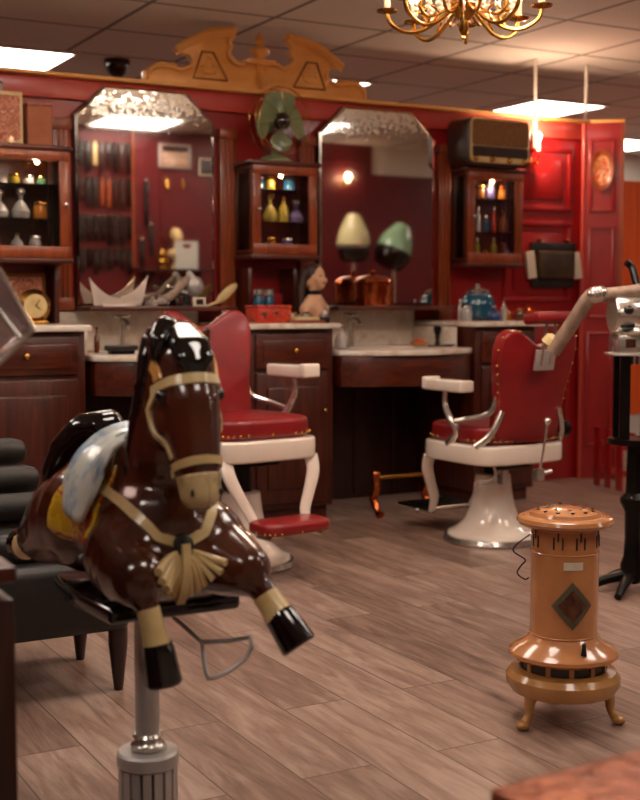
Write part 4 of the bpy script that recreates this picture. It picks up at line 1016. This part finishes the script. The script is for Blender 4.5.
mb.tube([(.087*c, .087*s, .47), (.12*c, .12*s, .445), (.13*c, .13*s, .425), (.10*c, .10*s, .405), (.11*c, .11*s, .39), (.12*c, .12*s, .37), (.1*c, .1*s, .355), (.09*c, .09*s, .36)], .002, 6); mb.build('wire_handle', 'iron', t)

# ------------------------------------------------------------------ perming machine on its stand (right)
MX, MY = 3.255, 3.49
t = thing('perming_machine', 'antique chrome perming machine on a black iron stand at the right edge', 'hair dryer machine', (MX, MY, 0), math.radians(-29))
mb = MB(); mb.lathe([(.028, .03), (.04, .05), (.045, .10), (.034, .13), (.030, .2), (.032, .30), (.05, .335), (.05, .35), (.03, .37), (.026, .56)], n=28); mb.build('baluster', 'iron', t)
for a in (PI+.15, -.3, PI/2+.2, -PI/2-.5):
    c, s = math.cos(a), math.sin(a); mb = MB(); mb.tube([(.02*c, .02*s, .06), (.10*c, .10*s, .045), (.19*c, .19*s, .014)], [.024, .018, .014], 10); mb.build('foot', 'iron', t)
mb = MB(); mb.lathe([(.10, .555), (.10, .575)], n=28); mb.build('lower_shelf', 'iron', t)
for x in (-.052, .052):
    for y in (-.05, .05):
        mb = MB(); mb.box((x, y, .73), (.038, .014, .31)); mb.build('post', 'iron', t)
mb = MB(); mb.box((0, 0, .925), (.17, .15, .07)); o = mb.build('control_box', 'chrome', t, bevel=.004)
mb = MB(); mb.box((-.04, -.077, .93), (.035, .004, .03)); mb.build('label_plate', 'wood', o)
mb = MB(); mb.box((0, 0, .888), (.20, .18, .008)); mb.build('tray', 'steel', t, bevel=.002)
mb = MB(); mb.lathe([(.095, 0), (.098, .01), (.08, .02), (.075, .03)], (0, 0, .96), 28); mb.lathe([(.066, 0), (.072, .01), (.072, .17), (.066, .18)], (-.095, -.01, 1.035), 28, (1, .1, 0)); mb.build('motor_housing', 'chrome', t)
mb = MB(); mb.ball((-.05, -.068, 1.05), (.022, .018, .018)); mb.ball((-.05, -.06, .995), (.03, .02, .016)); mb.build('air_vents', 'black', t)
mb = MB(); mb.cyl((-.01, 0, .85), (-.01, 0, .885), .022); mb.build('collar', 'chrome', t)
for k in range(3):
    mb = MB(); mb.lathe([(.004, 0), (.014, .004), (.014, .02), (.004, .024)], (.02+.03*k, -.085, 1.03+.01*k), 12, (0, -1, 0)); mb.build('clamp', 'brass', t)
R0 = Matrix.Rotation(math.radians(29), 3, 'Z')
def rel(px, py, D): return R0 @ (at_d(px, py, D)-V((MX, MY, 0)))
mb = MB(); mb.tube([rel(665, 284, 4.62), rel(640, 291, 4.6), rel(615, 294, 4.6), rel(596, 295, 4.6)], [.028, .028, .026, .026], 16); mb.build('upper_hose', 'hose', t)
mb = MB(); mb.tube([rel(598, 293, 4.6), rel(590, 297, 4.6), rel(573, 322, 4.65), rel(553, 352, 4.7)], [.026, .028, .027, .027], 16); mb.build('lower_hose', 'hose', t)
mb = MB(); mb.chain([rel(594, 295, 4.59), rel(600, 294, 4.59)], [.031, .031]); mb.build('elbow', 'chrome', t)
mb = MB(); mb.lathe([(.02, -.03), (.034, -.02), (.036, .01), (.02, .02)], rel(551, 343, 4.72), 20, (rel(551, 343, 4.72)-rel(563, 328, 4.7))); mb.build('nozzle', 'cream', t)
mb = MB(); mb.tube([rel(626, 262, 4.75), rel(632, 268, 4.75), rel(636, 283, 4.7), rel(640, 296, 4.65)], .014, 10); mb.build('rear_hose', 'iron', t)

# little red picket gate
gd = V((-.17, -1, 0)).normalized(); t = thing('picket_gate', 'low red picket gate at the end of the red wall', 'gate', (4.90, 5.56, 0), math.atan2(gd.y, gd.x))
for z in (.12, .27):
    mb = MB(); mb.box((.26, 0, z), (.52, .02, .035)); mb.build('rail', 'red_trim', t, bevel=.003)
for x in (.03, .14, .26, .38, .50):
    mb = MB(); mb.box((x, -.018, .19), (.055, .014, .34)); mb.build('picket', 'red_wall', t, bevel=.003)
# ------------------------------------------------------------------ carousel horse ride; local frame: +x = horse's left, -y = forward
HP = V((.846, 2.232, 0))
horse = thing('carousel_horse', 'glossy brown coin-ride horse with white saddle, on an aluminium pole', 'horse ride', HP)
def h3(f, l, z): return V((l, -f, z))
mb = MB()
C = lambda pts, rs: mb.chain([h3(*p) for p in pts], rs)
C([(-.17, 0, .675), (-.06, 0, .675), (.06, 0, .665)], [.128, .122, .122])
C([(-.18, -.045, .65), (-.18, .045, .65)], [.115, .115])
C([(.09, -.045, .622), (.09, .065, .622)], [.10, .10])
C([(.03, .01, .73), (.09, .012, .81), (.12, .015, .88), (.125, .015, .955)], [.10, .084, .072, .060])       # neck
C([(.125, .015, .975), (.165, .015, .965)], [.058, .056])                                              # skull
C([(.155, .015, .965), (.185, .015, .90), (.208, .015, .83), (.222, .015, .780), (.230, .015, .748)], [.057, .057, .048, .039, .035])
C([(.14, -.012, .90), (.17, -.012, .865)], [.042, .040]); C([(.14, .042, .90), (.17, .042, .865)], [.042, .040])   # jowls
for s in (-1, 1):
    C([(.135, .015+s*.046, 1.0), (.142, .015+s*.058, 1.035)], [.016, .007])                                 # ears
    C([(.202, .015+s*.036, .932), (.197, .015+s*.040, .908)], [.014, .013])                                # brow
C([(.09, -.07, .62), (.15, -.085, .605), (.185, -.088, .60)], [.082, .064, .054])                 # right fore
C([(.19, -.088, .60), (.212, -.080, .555), (.222, -.070, .505), (.226, -.066, .485)], [.036, .022, .018, .021])
C([(.09, .08, .62), (.15, .10, .605), (.20, .115, .595)], [.086, .068, .050])                      # left fore
C([(.20, .112, .592), (.235, .130, .568), (.262, .147, .53)], [.040, .025, .024])
for s in (-1, 1):                                                                               # hind legs
    C([(-.22, s*.07, .64), (-.29, s*.105, .60), (-.32, s*.115, .59)], [.098, .062, .048])
    C([(-.31, s*.115, .585), (-.345, s*.12, .572), (-.375, s*.122, .565)], [.036, .022, .024])
body = blob('body', mb, 'horse', horse, .0075, 5)
bv = BVHTree.FromPolygons([v.co.copy() for v in body.data.vertices], [tuple(p.vertices) for p in body.data.polygons])
def hit(src, dst):
    d = (dst-src).normalized(); loc, nor, i_, dd = bv.ray_cast(src, d)
    return (loc, nor) if loc is not None else (None, None)
def ribbon(pairs, w, th=.004, mb=None, close=False, off=.001):
    mb = mb or MB(); n = len(pairs); vs = []; fs = []
    for k, (p, nr) in enumerate(pairs):
        a = pairs[(k+1) % n][0] if (close or k < n-1) else p; b = pairs[k-1][0] if (close or k > 0) else p
        tg = (a-b).normalized(); sd = tg.cross(nr).normalized()*w/2
        vs += [p+sd-nr*.003, p-sd-nr*.003, p-sd*.9+nr*(th+off), p+sd*.9+nr*(th+off)]
    m = n if close else n-1
    for k in range(m):
        a = 4*k; b = 4*((k+1) % n)
        for q in range(4): fs.append((a+q, a+(q+1) % 4, b+(q+1) % 4, b+q))
    if not close: fs += [(3, 2, 1, 0), tuple(4*(n-1)+q for q in range(4))]
    return mb._add(vs, fs)
def wrap_line(pts, cen, w, th=.004, mb=None):
    """strap pressed onto the body along outer points, cast towards inner ones"""
    pr = []
    for p, c in zip(pts, cen):
        l, nr = hit(p, c)
        if l is not None: pr.append((l, nr))
    return ribbon(pr, w, th, mb) if len(pr) > 1 else (mb or MB())
def ring(c, ax, up, w, a0=0, a1=2*PI, n=32, th=.004, mb=None, mr=9):
    ax = ax.normalized(); u = (up-ax*up.dot(ax)).normalized(); v = ax.cross(u); pr = []
    full = abs(a1-a0-2*PI) < 1e-3
    for k in range(n if full else n+1):
        a = a0+(a1-a0)*k/n; d = u*math.cos(a)+v*math.sin(a); l, nr = hit(c+d*.16, c)
        if l is not None: pr.append((l, nr) if (l-c).length < mr else (c+d*mr, d))
    return ribbon(pr, w, th, mb, close=full)
# bridle
hax = (h3(.235, 0, .765)-h3(.155, 0, .955)).normalized()
mb = ring(h3(.214, .015, .792), hax, h3(1, 0, 0), .016, mr=.050)
noseb = mb.build('noseband', 'cream', horse)
# cream muzzle painted on: a close-fitting shell over the nose
def shell(c0, c1, r0, name, m, rings=7, n=28, th=.003, up=h3(1, 0, 0), a0=0, a1=2*PI, capr=None, par=None):
    ax = (c1-c0).normalized(); u = (up-ax*up.dot(ax)).normalized(); v = ax.cross(u); rows = []
    for j in range(rings+1):
        c = c0.lerp(c1, j/rings); row = []
        for k in range(n+1):
            a = a0+(a1-a0)*k/n; d = u*math.cos(a)+v*math.sin(a); l, nr = hit(c+d*r0, c)
            row.append((l+nr*th) if l is not None and (l-c).length < .05 else c+d*.042)
        rows.append(row)
    mb = MB(); vs = [p for r in rows for p in r]; nc = n+1; fs = []
    for j in range(rings):
        for i_ in range(n): a = j*nc+i_; fs.append((a, a+1, a+nc+1, a+nc))
    if capr is not None:
        for q in range(1, 5):      # rounded end
            t_ = q/4*PI/2; vs += [c1.lerp(p, math.cos(t_))+ax*capr*math.sin(t_) for p in rows[-1]]
            for i_ in range(n): a = (rings+q-1)*nc+i_; fs.append((a, a+1, a+nc+1, a+nc))
    mb._add(vs, fs); o = mb.build(name, m, par or horse, angle=80)
    sm = o.modifiers.new('t', 'SOLIDIFY'); sm.thickness = .003; sm.offset = -1
    return o
shell(h3(.220, .015, .775), h3(.231, .015, .742), .1, 'muzzle', mat('dappled_cream_muzzle', '#7c5c38', '#cbb280', .25, 0, 18, coat=.5, spread=(.3, .5)), capr=.026)
for s in (-1, 1):
    mb = MB(); mb.ball(h3(.260, .015+s*.027, .752), (.0035, .004, .007)); mb.build('nostril', 'leather', horse)
    l, nr = hit(h3(.22, .015+s*.12, .915), h3(.165, .015, .915))
    mb = MB(); mb.ball(l, (.012, .012, .014)); mb.build('eye', 'black_gloss', horse)
mb = ring(h3(.165, .015, .925), V((0, -.4, -1)), h3(1, 0, 0), .020, -PI*.55, PI*.55); mb.build('browband', 'cream', horse)
for s in (-1, 1):
    P = [h3(.175, s*.15, .93), h3(.155, s*.15, .89), h3(.17, s*.15, .85), h3(.20, s*.15, .812)]; Cn = [h3(.165, 0, .92), h3(.16, 0, .89), h3(.18, 0, .85), h3(.212, 0, .807)]
    Q = []; CC = []
    for k in range(13):
        x = k/12*3; i0 = min(int(x), 2); f_ = x-i0; Q.append(P[i0].lerp(P[i0+1], f_)); CC.append(Cn[i0].lerp(Cn[i0+1], f_))
    wrap_line(Q, CC, .010).build('cheek_strap', 'cream', horse)
    # gilt side of the forehead
    mb = MB(); 
    wrap_line([h3(.16, s*.10, 1.0), h3(.18, s*.12, .975), h3(.19, s*.12, .95)], [h3(.14, 0, .95), h3(.16, 0, .95), h3(.165, 0, .94)], .026, .003).build('head_strap', 'gold', horse)
# mane and forelock
mb = MB(); rnd = random.Random(11)
for k in range(12):
    t_ = k/11; z = 1.01-.20*t_; f_ = .125-.035*t_**1.3
    q = [h3(f_-.02, .010, z+.008), h3(f_-.02, -.024-.012*t_, z), h3(f_-.010+rnd.uniform(-.006, .006), -.042-.020*t_, z-.03), h3(f_+.002, -.042-.026*t_, z-.055)]
    mb.chain(q, [.024, .020, .014, .007])
for k in range(4): mb.chain([h3(.10, .015, 1.0-.05*k), h3(.075-.01*k, .022, .99-.055*k)], [.03, .024])
mb.chain([h3(.12, .01, 1.02), h3(.14, -.010, 1.03), h3(.160, -.032, 1.01), h3(.168, -.044, .98)], [.030, .027, .020, .008])
blob('mane', mb, 'black_gloss', horse, .006, 2)
mb = MB()
for dx, q in ((-.020, .6), (-.010, .85), (.0, 1.0), (.010, .9), (.020, .55)):
    mb.chain([h3(.145, .015+dx*.6, 1.025), h3(.188, .015+dx*1.1, 1.005), h3(.208, .015+dx*1.2, 1.0-.03*q), h3(.214, .015+dx*.8, 1.0-.072*q)], [.022, .017, .014, .006])
blob('forelock', mb, 'black_gloss', horse, .0045, 5)
# tail
mb = MB()
for dx, dz in ((-.010, 0), (.010, .002), (-.022, -.008), (.0, -.012)):
    mb.chain([h3(-.25, dx*.3+.02, .76), h3(-.255, dx+.03, .80), h3(-.265, dx+.015, .828+dz), h3(-.285, dx-.015, .822+dz), h3(-.305, dx-.045, .785+dz), h3(-.32, dx-.065, .73), h3(-.32, dx-.075, .68)], [.022, .026, .027, .028, .026, .020, .008])
blob('tail', mb, 'black_gloss', horse, .007, 2)
# hooves and socks
def sock(a, b, ra, rb):
    mb = MB(); a, b = h3(*a), h3(*b); mb.lathe([(ra, 0), (ra*1.02, (b-a).length*.5), (rb, (b-a).length)], a, 20, b-a); mb.build('sock', 'cream', horse)
def hoof(a, b, r0=.026, r1=.037):
    mb = MB(); a, b = h3(*a), h3(*b); L2 = (b-a).length; mb.lathe([(r0, 0), (r0*1.1, L2*.12), (r1*.95, L2*.6), (r1, L2*.94), (r1*.9, L2)], a, 24, b-a); mb.build('hoof', 'black_gloss', horse)
sock((.214, -.078, .55), (.227, -.066, .478), .0205, .025); hoof((.226, -.066, .488), (.237, -.058, .415), .026, .033)
sock((.245, .133, .556), (.268, .150, .520), .0245, .028); hoof((.266, .149, .525), (.300, .175, .468), .027, .034)
for s in (-1, 1): sock((-.345, s*.12, .573), (-.388, s*.122, .563), .0255, .033); hoof((-.383, s*.122, .565), (-.425, s*.124, .558), .029, .035)
# breast collar with tassel
cc = h3(.02, 0, .62)
def chest_pt(l, z):
    loc, nr = hit(h3(.6, l, z), h3(0, l, z)); return loc, nr
def chest_line(pts, w, name, n=12, par=None, m='cream', off=.001):
    pr = []
    for k in range(n+1):
        x = k/n*(len(pts)-1); i0 = min(int(x), len(pts)-2); f_ = x-i0
        l = pts[i0][0]*(1-f_)+pts[i0+1][0]*f_; z = pts[i0][1]*(1-f_)+pts[i0+1][1]*f_; a, b = chest_pt(l, z)
        if a is not None: pr.append((a, b))
    return ribbon(pr, w, .005, off=off).build(name, m, par or horse)
TZ = .648
chest_line([(-.118, .765), (-.09, .725), (-.045, .665), (0, TZ)], .020, 'breast_strap'); chest_line([(.118, .765), (.09, .725), (.045, .665), (0, TZ)], .020, 'breast_strap')
chest_line([(0, TZ), (0, .60), (0, .552)], .017, 'breast_strap', off=.016)
a, nr = chest_pt(0, TZ); 
mb = MB(); mb.lathe([(.012, 0), (.02, .004), (.018, .011), (.008, .015)], a, 20, nr); ros = mb.build('rosette', 'leather', horse)
for k in range(13):
    an = math.radians(-68+136*k/12)
    if abs(an) < .06: continue
    L2 = .072+.008*math.cos(an); P = []
    for q in (.015, .045, L2):
        b_, n2 = chest_pt(math.sin(an)*q*1.05, TZ-.006-math.cos(an)*q)
        if b_ is not None: P.append(b_+n2*(.010))
    mb = MB(); mb.tube(P, [.004, .006, .0075][:len(P)], 8, smooth=3); mb.build('tassel_strand', 'cream', ros)
# saddle blanket, saddle, girth
def patch(name, m, f0, f1, aR, aL, th, nf=14, na=30, shape=None, par=None, topz=.64):
    rows = []
    for j in range(nf+1):
        f_ = f0+(f1-f0)*j/nf; e = abs(2*j/nf-1); row = []
        for k in range(na+1):
            a = (-aR+(aR+aL)*k/na)
            if shape: a *= shape(e)
            d = V((math.sin(a), 0, math.cos(a))); l, nr = hit(h3(f_, 0, topz)+d*.35, h3(f_, 0, topz))
            ex = th(j/nf, a) if callable(th) else th
            if l is not None and (l-h3(f_, 0, topz)).length > .158: l = h3(f_, 0, topz)+d*.158; nr = d
            row.append(l+nr*ex if l is not None else h3(f_, 0, topz)+d*.13)
        rows.append(row)
    mb = MB(); solid = [p for r in rows for p in r]; nc = na+1; fs = []
    for j in range(nf):
        for i_ in range(na): a = j*nc+i_; fs.append((a, a+1, a+nc+1, a+nc))
    mb._add(solid, fs); o = mb.build(name, m, par or horse, angle=80); s_ = o.modifiers.new('t', 'SOLIDIFY'); s_.thickness = .008; s_.offset = -1
    return o
rnd_sh = lambda e: (1-.30*e**3)
patch('saddle_blanket', 'blanket', -.135, .06, 1.75, 1.75, .005, shape=lambda e: 1-.12*e**4)
def sth(v, a): return .016+.030*max(0, 1-abs(a)/1.0)*(.35+.65*abs(2*v-1)**1.5)+.006
patch('saddle', 'saddle', -.10, .065, 1.30, 1.42, sth, shape=rnd_sh)
ring(h3(-.03, 0, .65), V((0, 1, 0)), V((0, 0, 1)), .012).build('girth', mat('grey_girth', '#6f787c', '#98a0a2', .4), horse)
# black mounting plate, pole, stirrup bar, base
mb = MB(); mb.prism([(-.115, -.12), (.145, -.12), (.150, .05), (.12, .24), (-.11, .24), (-.13, .05)], lambda u, v, q: (u, v, .500+q), .03); mb.build('mounting_plate', 'black_gloss', horse, bevel=.010, seg=3)
mb = MB(); mb.lathe([(.0235, .235), (.0235, .54)], n=32); mb.build('pole', 'steel', horse)
mb = MB(); mb.lathe([(.028, .215), (.033, .22), (.033, .228), (.028, .233), (.026, .24), (.03, .244), (.026, .25)], n=32); mb.build('collar', 'chrome', horse)
mb = MB(); mb.lathe([(.055, .185), (.060, .19), (.060, .212), (.056, .216)], n=40); mb.build('base_cap', 'steel', horse, bevel=.0)
mb = MB(); mb.lathe([(.050, .02), (.050, .186)], n=32); mb.build('base_core', 'iron', horse)
mb = MB()
for k in range(16):
    a = 2*PI*k/16; mb.box((.053*math.cos(a), .053*math.sin(a), .10), (.007, .0165, .17), rot=Matrix.Rotation(a, 3, 'Z'))
mb.build('base_ribs', 'steel', horse)
mb = MB(); mb.lathe([(.11, 0), (.11, .012), (.07, .02)], n=40); mb.build('floor_flange', 'steel', horse)
W = [at_d(*p)-HP for p in ((172, 622, 2.42), (202, 642, 2.33), (250, 637, 2.27), (244, 660, 2.26), (214, 678, 2.25), (206, 672, 2.27), (202, 642, 2.33))]
W[0] = V((.02, .0, .515))
mb = MB(); mb.tube(W, .0045, 8, smooth=2); mb.build('stirrup_bar', 'steel', horse)

# ------------------------------------------------------------------ lounge chair at left
t = thing('leather_armchair', 'black leather armchair with stacked rolled cushions behind the horse', 'armchair', (.80, 3.48, 0), 0)
mb = MB(); mb.box((.01, 0, .275), (.74, .52, .20)); mb.build('seat_base', 'leather', t, bevel=.03, seg=3)
mb = MB(); mb.box((-.06, .04, .41), (.56, .44, .09)); mb.build('seat_cushion', 'leather', t, bevel=.035, seg=4)
for k, (z, y, x1) in enumerate(((.50, .0, .225), (.565, .10, .215), (.635, .20, .205))):
    mb = MB(); mb.tube([(-.36, y, z), (x1-.03, y, z), (x1, y, z)], [.043, .043, .034], 16, smooth=1); mb.ball((x1-.005, y, z), (.02, .034, .034)); mb.build('cushion_roll', 'leather', t)
mb = MB(); mb.box((-.40, 0, .45), (.09, .5, .36)); mb.build('backrest', 'leather', t, bevel=.04, seg=3)
for x in (-.33, .355):
    for y in (-.21, .13):
        mb = MB(); mb.lathe([(.012, 0), (.015, .02), (.027, .13), (.028, .18)], (x, y, 0), 16); mb.build('leg', 'wood_dk', t)
for x in (-.2, 0, .2):
    mb = MB(); mb.ball((x, -.262, .29), (.012, .006, .012)); mb.build('button', 'leather', t)

# dark wooden side table at the lower left
p = at_d(19, 568, 1.9)
t = thing('side_cabinet', 'dark wooden cabinet corner at the lower left edge', 'cabinet', (p.x-.205, p.y+.19, 0), 0)
zt = p.z
mb = MB(); mb.box((0, 0, zt/2-.02), (.40, .34, zt-.06)); mb.build('body', 'wood_dk', t, bevel=.004)
mb = MB(); mb.box((0, 0, zt-.012), (.41, .36, .024)); mb.build('top', 'wood', t, bevel=.004)
for s in (-1, 1):
    mb = MB(); mb.box((s*.18, -.17, zt/2-.015), (.04, .02, zt-.07)); mb.build('post', 'wood_dk', t, bevel=.003)
mb = MB(); mb.box((0, -.175, zt*.5), (.28, .02, zt-.2)); d = mb.build('door', 'wood', t, bevel=.005)
mb = MB(); mb.ball((.1, -.19, zt*.55), .012); mb.build('knob', 'brass', d)

# clear salon hood at the upper left, on its stand outside the frame
t = thing('acrylic_dryer', 'smoky clear acrylic dryer hood jutting in at the upper left edge', 'hair dryer', (.10, 1.7, 0))
p = V(t.location); rl = lambda px, py, D: at_d(px, py, D)-p
mb = MB()
A = [rl(-60, 232, 2.0), rl(-2, 268, 1.92), rl(34, 330, 1.88), rl(-4, 366, 1.88), rl(-60, 400, 1.9)]
B = [rl(-60, 232, 2.3), rl(-2, 268, 2.2), rl(30, 326, 2.14), rl(-4, 356, 2.14), rl(-60, 390, 2.2)]
mb._add(A+B, [(0, 1, 2, 3, 4), (9, 8, 7, 6, 5)]+[(k, 5+k, 6+k, k+1) for k in range(4)]+[(4, 9, 5, 0)]); mb.build('acrylic_hood', 'hood', t, bevel=.012, seg=3)
mb = MB(); mb.tube([V(q)+V((0, 0, 0)) for q in A[:4]], .004, 8, smooth=1); mb.tube([rl(-10, 300, 1.87), rl(20, 338, 1.87)], .004, 8); mb.build('edge_rods', 'chrome', t)
mb = MB(); mb.tube([(0, 0, CZ-.02), (0, 0, 1.6), (0, 0, 1.2), (.08, .08, 1.12), tuple(rl(-50, 300, 2.0))], .016, 12); mb.build('drop_arm', 'chrome', t)
mb = MB(); mb.lathe([(.05, CZ-.04), (.09, CZ-.001)], n=32); mb.build('ceiling_mount', 'iron', t)

# copper topped table at the lower right
c = at_z(492, 786, .5); W2, D2 = .75, .62
t = thing('copper_table', 'low table with hammered copper top at the lower right corner', 'table', (c.x+W2/2+.01, c.y-D2/2+.02, 0), math.radians(3))
mb = MB(); mb.box((0, 0, .485), (W2, D2, .03)); mb.build('table_top', 'hammered', t, bevel=.008, seg=3)
mb = MB(); mb.box((0, 0, .44), (W2-.08, D2-.08, .06)); mb.build('apron', 'wood_dk', t, bevel=.003)
for x in (-1, 1):
    for y in (-1, 1):
        mb = MB(); mb.box((x*(W2/2-.06), y*(D2/2-.06), .205), (.05, .05, .41)); mb.build('leg', 'wood_dk', t, bevel=.004)

# ------------------------------------------------------------------ chandelier
CH = V((2.365, 3.349, 1.915))
t = thing('chandelier', 'brass and crystal chandelier with candle bulbs hanging at the top', 'chandelier', CH); t.scale = (1.09, 1.09, .985)
mb = MB(); mb.lathe([(.002, 0), (.008, .006), (.006, .014), (.014, .03), (.014, .06), (.045, .095), (.05, .11), (.02, .13), (.016, .3), (.03, .33), (.012, .35), (.008, .58)], n=24); mb.build('stem', 'brass', t)
mb = MB(); mb.lathe([(.05, .575), (.05, .59), (.02, .594)], n=24); mb.build('ceiling_rose', 'brass', t)
lights = []
for k in range(8):
    a = 2*PI*k/8+.13; c, s = math.cos(a), math.sin(a)
    def q(r, z): return (r*c, r*s, z)
    mb = MB(); mb.tube([q(.02, .12), q(.07, .07), q(.12, .035), q(.17, .03), q(.215, .06), q(.225, .10)], .0065, 8); mb.tube([q(.12, .04), q(.10, .075), q(.13, .09), q(.15, .07)], .004, 8); arm = mb.build('arm', 'brass', t)
    mb = MB(); mb.lathe([(.004, .09), (.03, .098), (.032, .104), (.012, .108)], q(.225, 0), 18); mb.build('drip_pan', 'brass', arm)
    mb = MB(); mb.lathe([(.010, .105), (.010, .16)], q(.225, 0), 12); mb.build('candle_sleeve', 'paper', arm)
    mb = MB(); mb.lathe([(.008, .16), (.017, .175), (.018, .19), (.01, .215), (.002, .23)], q(.225, 0), 12); mb.build('bulb', 'bulb', arm)
    lights.append(CH+V((1.09*.225*c, 1.09*.225*s, .187)))
    for r_, z_, n_ in ((.06, .10, 3), (.10, .10, 3), (.14, .10, 3)):
        mb = MB()
        for j in range(n_): mb.ball(q(r_, z_-.018*j+.02), (.008, .008, .0095), 8, 6)
        mb.build('crystal_string', 'crystal', t)
for k in range(8):
    a = 2*PI*k/8+.13+PI/8; c, s = math.cos(a), math.sin(a)
    mb = MB(); mb.tube([(.02*c, .02*s, .14), (.06*c, .06*s, .09), (.11*c, .11*s, .07), (.135*c, .135*s, .10), (.125*c, .125*s, .13)], .005, 8); mb.build('inner_scroll', 'brass', t)

# ------------------------------------------------------------------ lights
def point(p, e, c, r=.03):
    l = bpy.data.lights.new('lamp_light', 'POINT'); l.energy = e; l.color = c; l.shadow_soft_size = r
    o = bpy.data.objects.new('lamp_light', l); col.objects.link(o); o.location = p; return o
WARM = (1, .68, .46)
for p in lights[::2]: point(p+V((0, 0, .0)), CH_E, WARM, .02)
point(SCONCE, SC_E, WARM, .02)
for x, y, z, lb in SPOTS: point((x, y-.0, z-.045), .45, (1, .8, .6), .010)
p = am(340, 180); point((p.x, YO+.09, p.z+.02), 1, WARM, .02)

w = bpy.data.worlds.new('World'); sc.world = w; w.use_nodes = True
w.node_tree.nodes['Background'].inputs[0].default_value = (.05, .035, .03, 1); w.node_tree.nodes['Background'].inputs[1].default_value = .3
cam = bpy.data.cameras.new('Camera'); co = bpy.data.objects.new('Camera', cam); col.objects.link(co); sc.camera = co
co.location = (0, 0, HC); co.rotation_euler = (PI/2-PH, 0, -TH)
cam.sensor_width = 36; cam.sensor_fit = 'AUTO'; cam.lens = F/800*36; cam.clip_start = .05
cam.dof.use_dof = True; cam.dof.focus_distance = 3.4; cam.dof.aperture_fstop = 3.6
sc.view_settings.view_transform = 'Standard'; sc.view_settings.look = 'None'; sc.view_settings.gamma = 1; sc.view_settings.exposure = EXPO
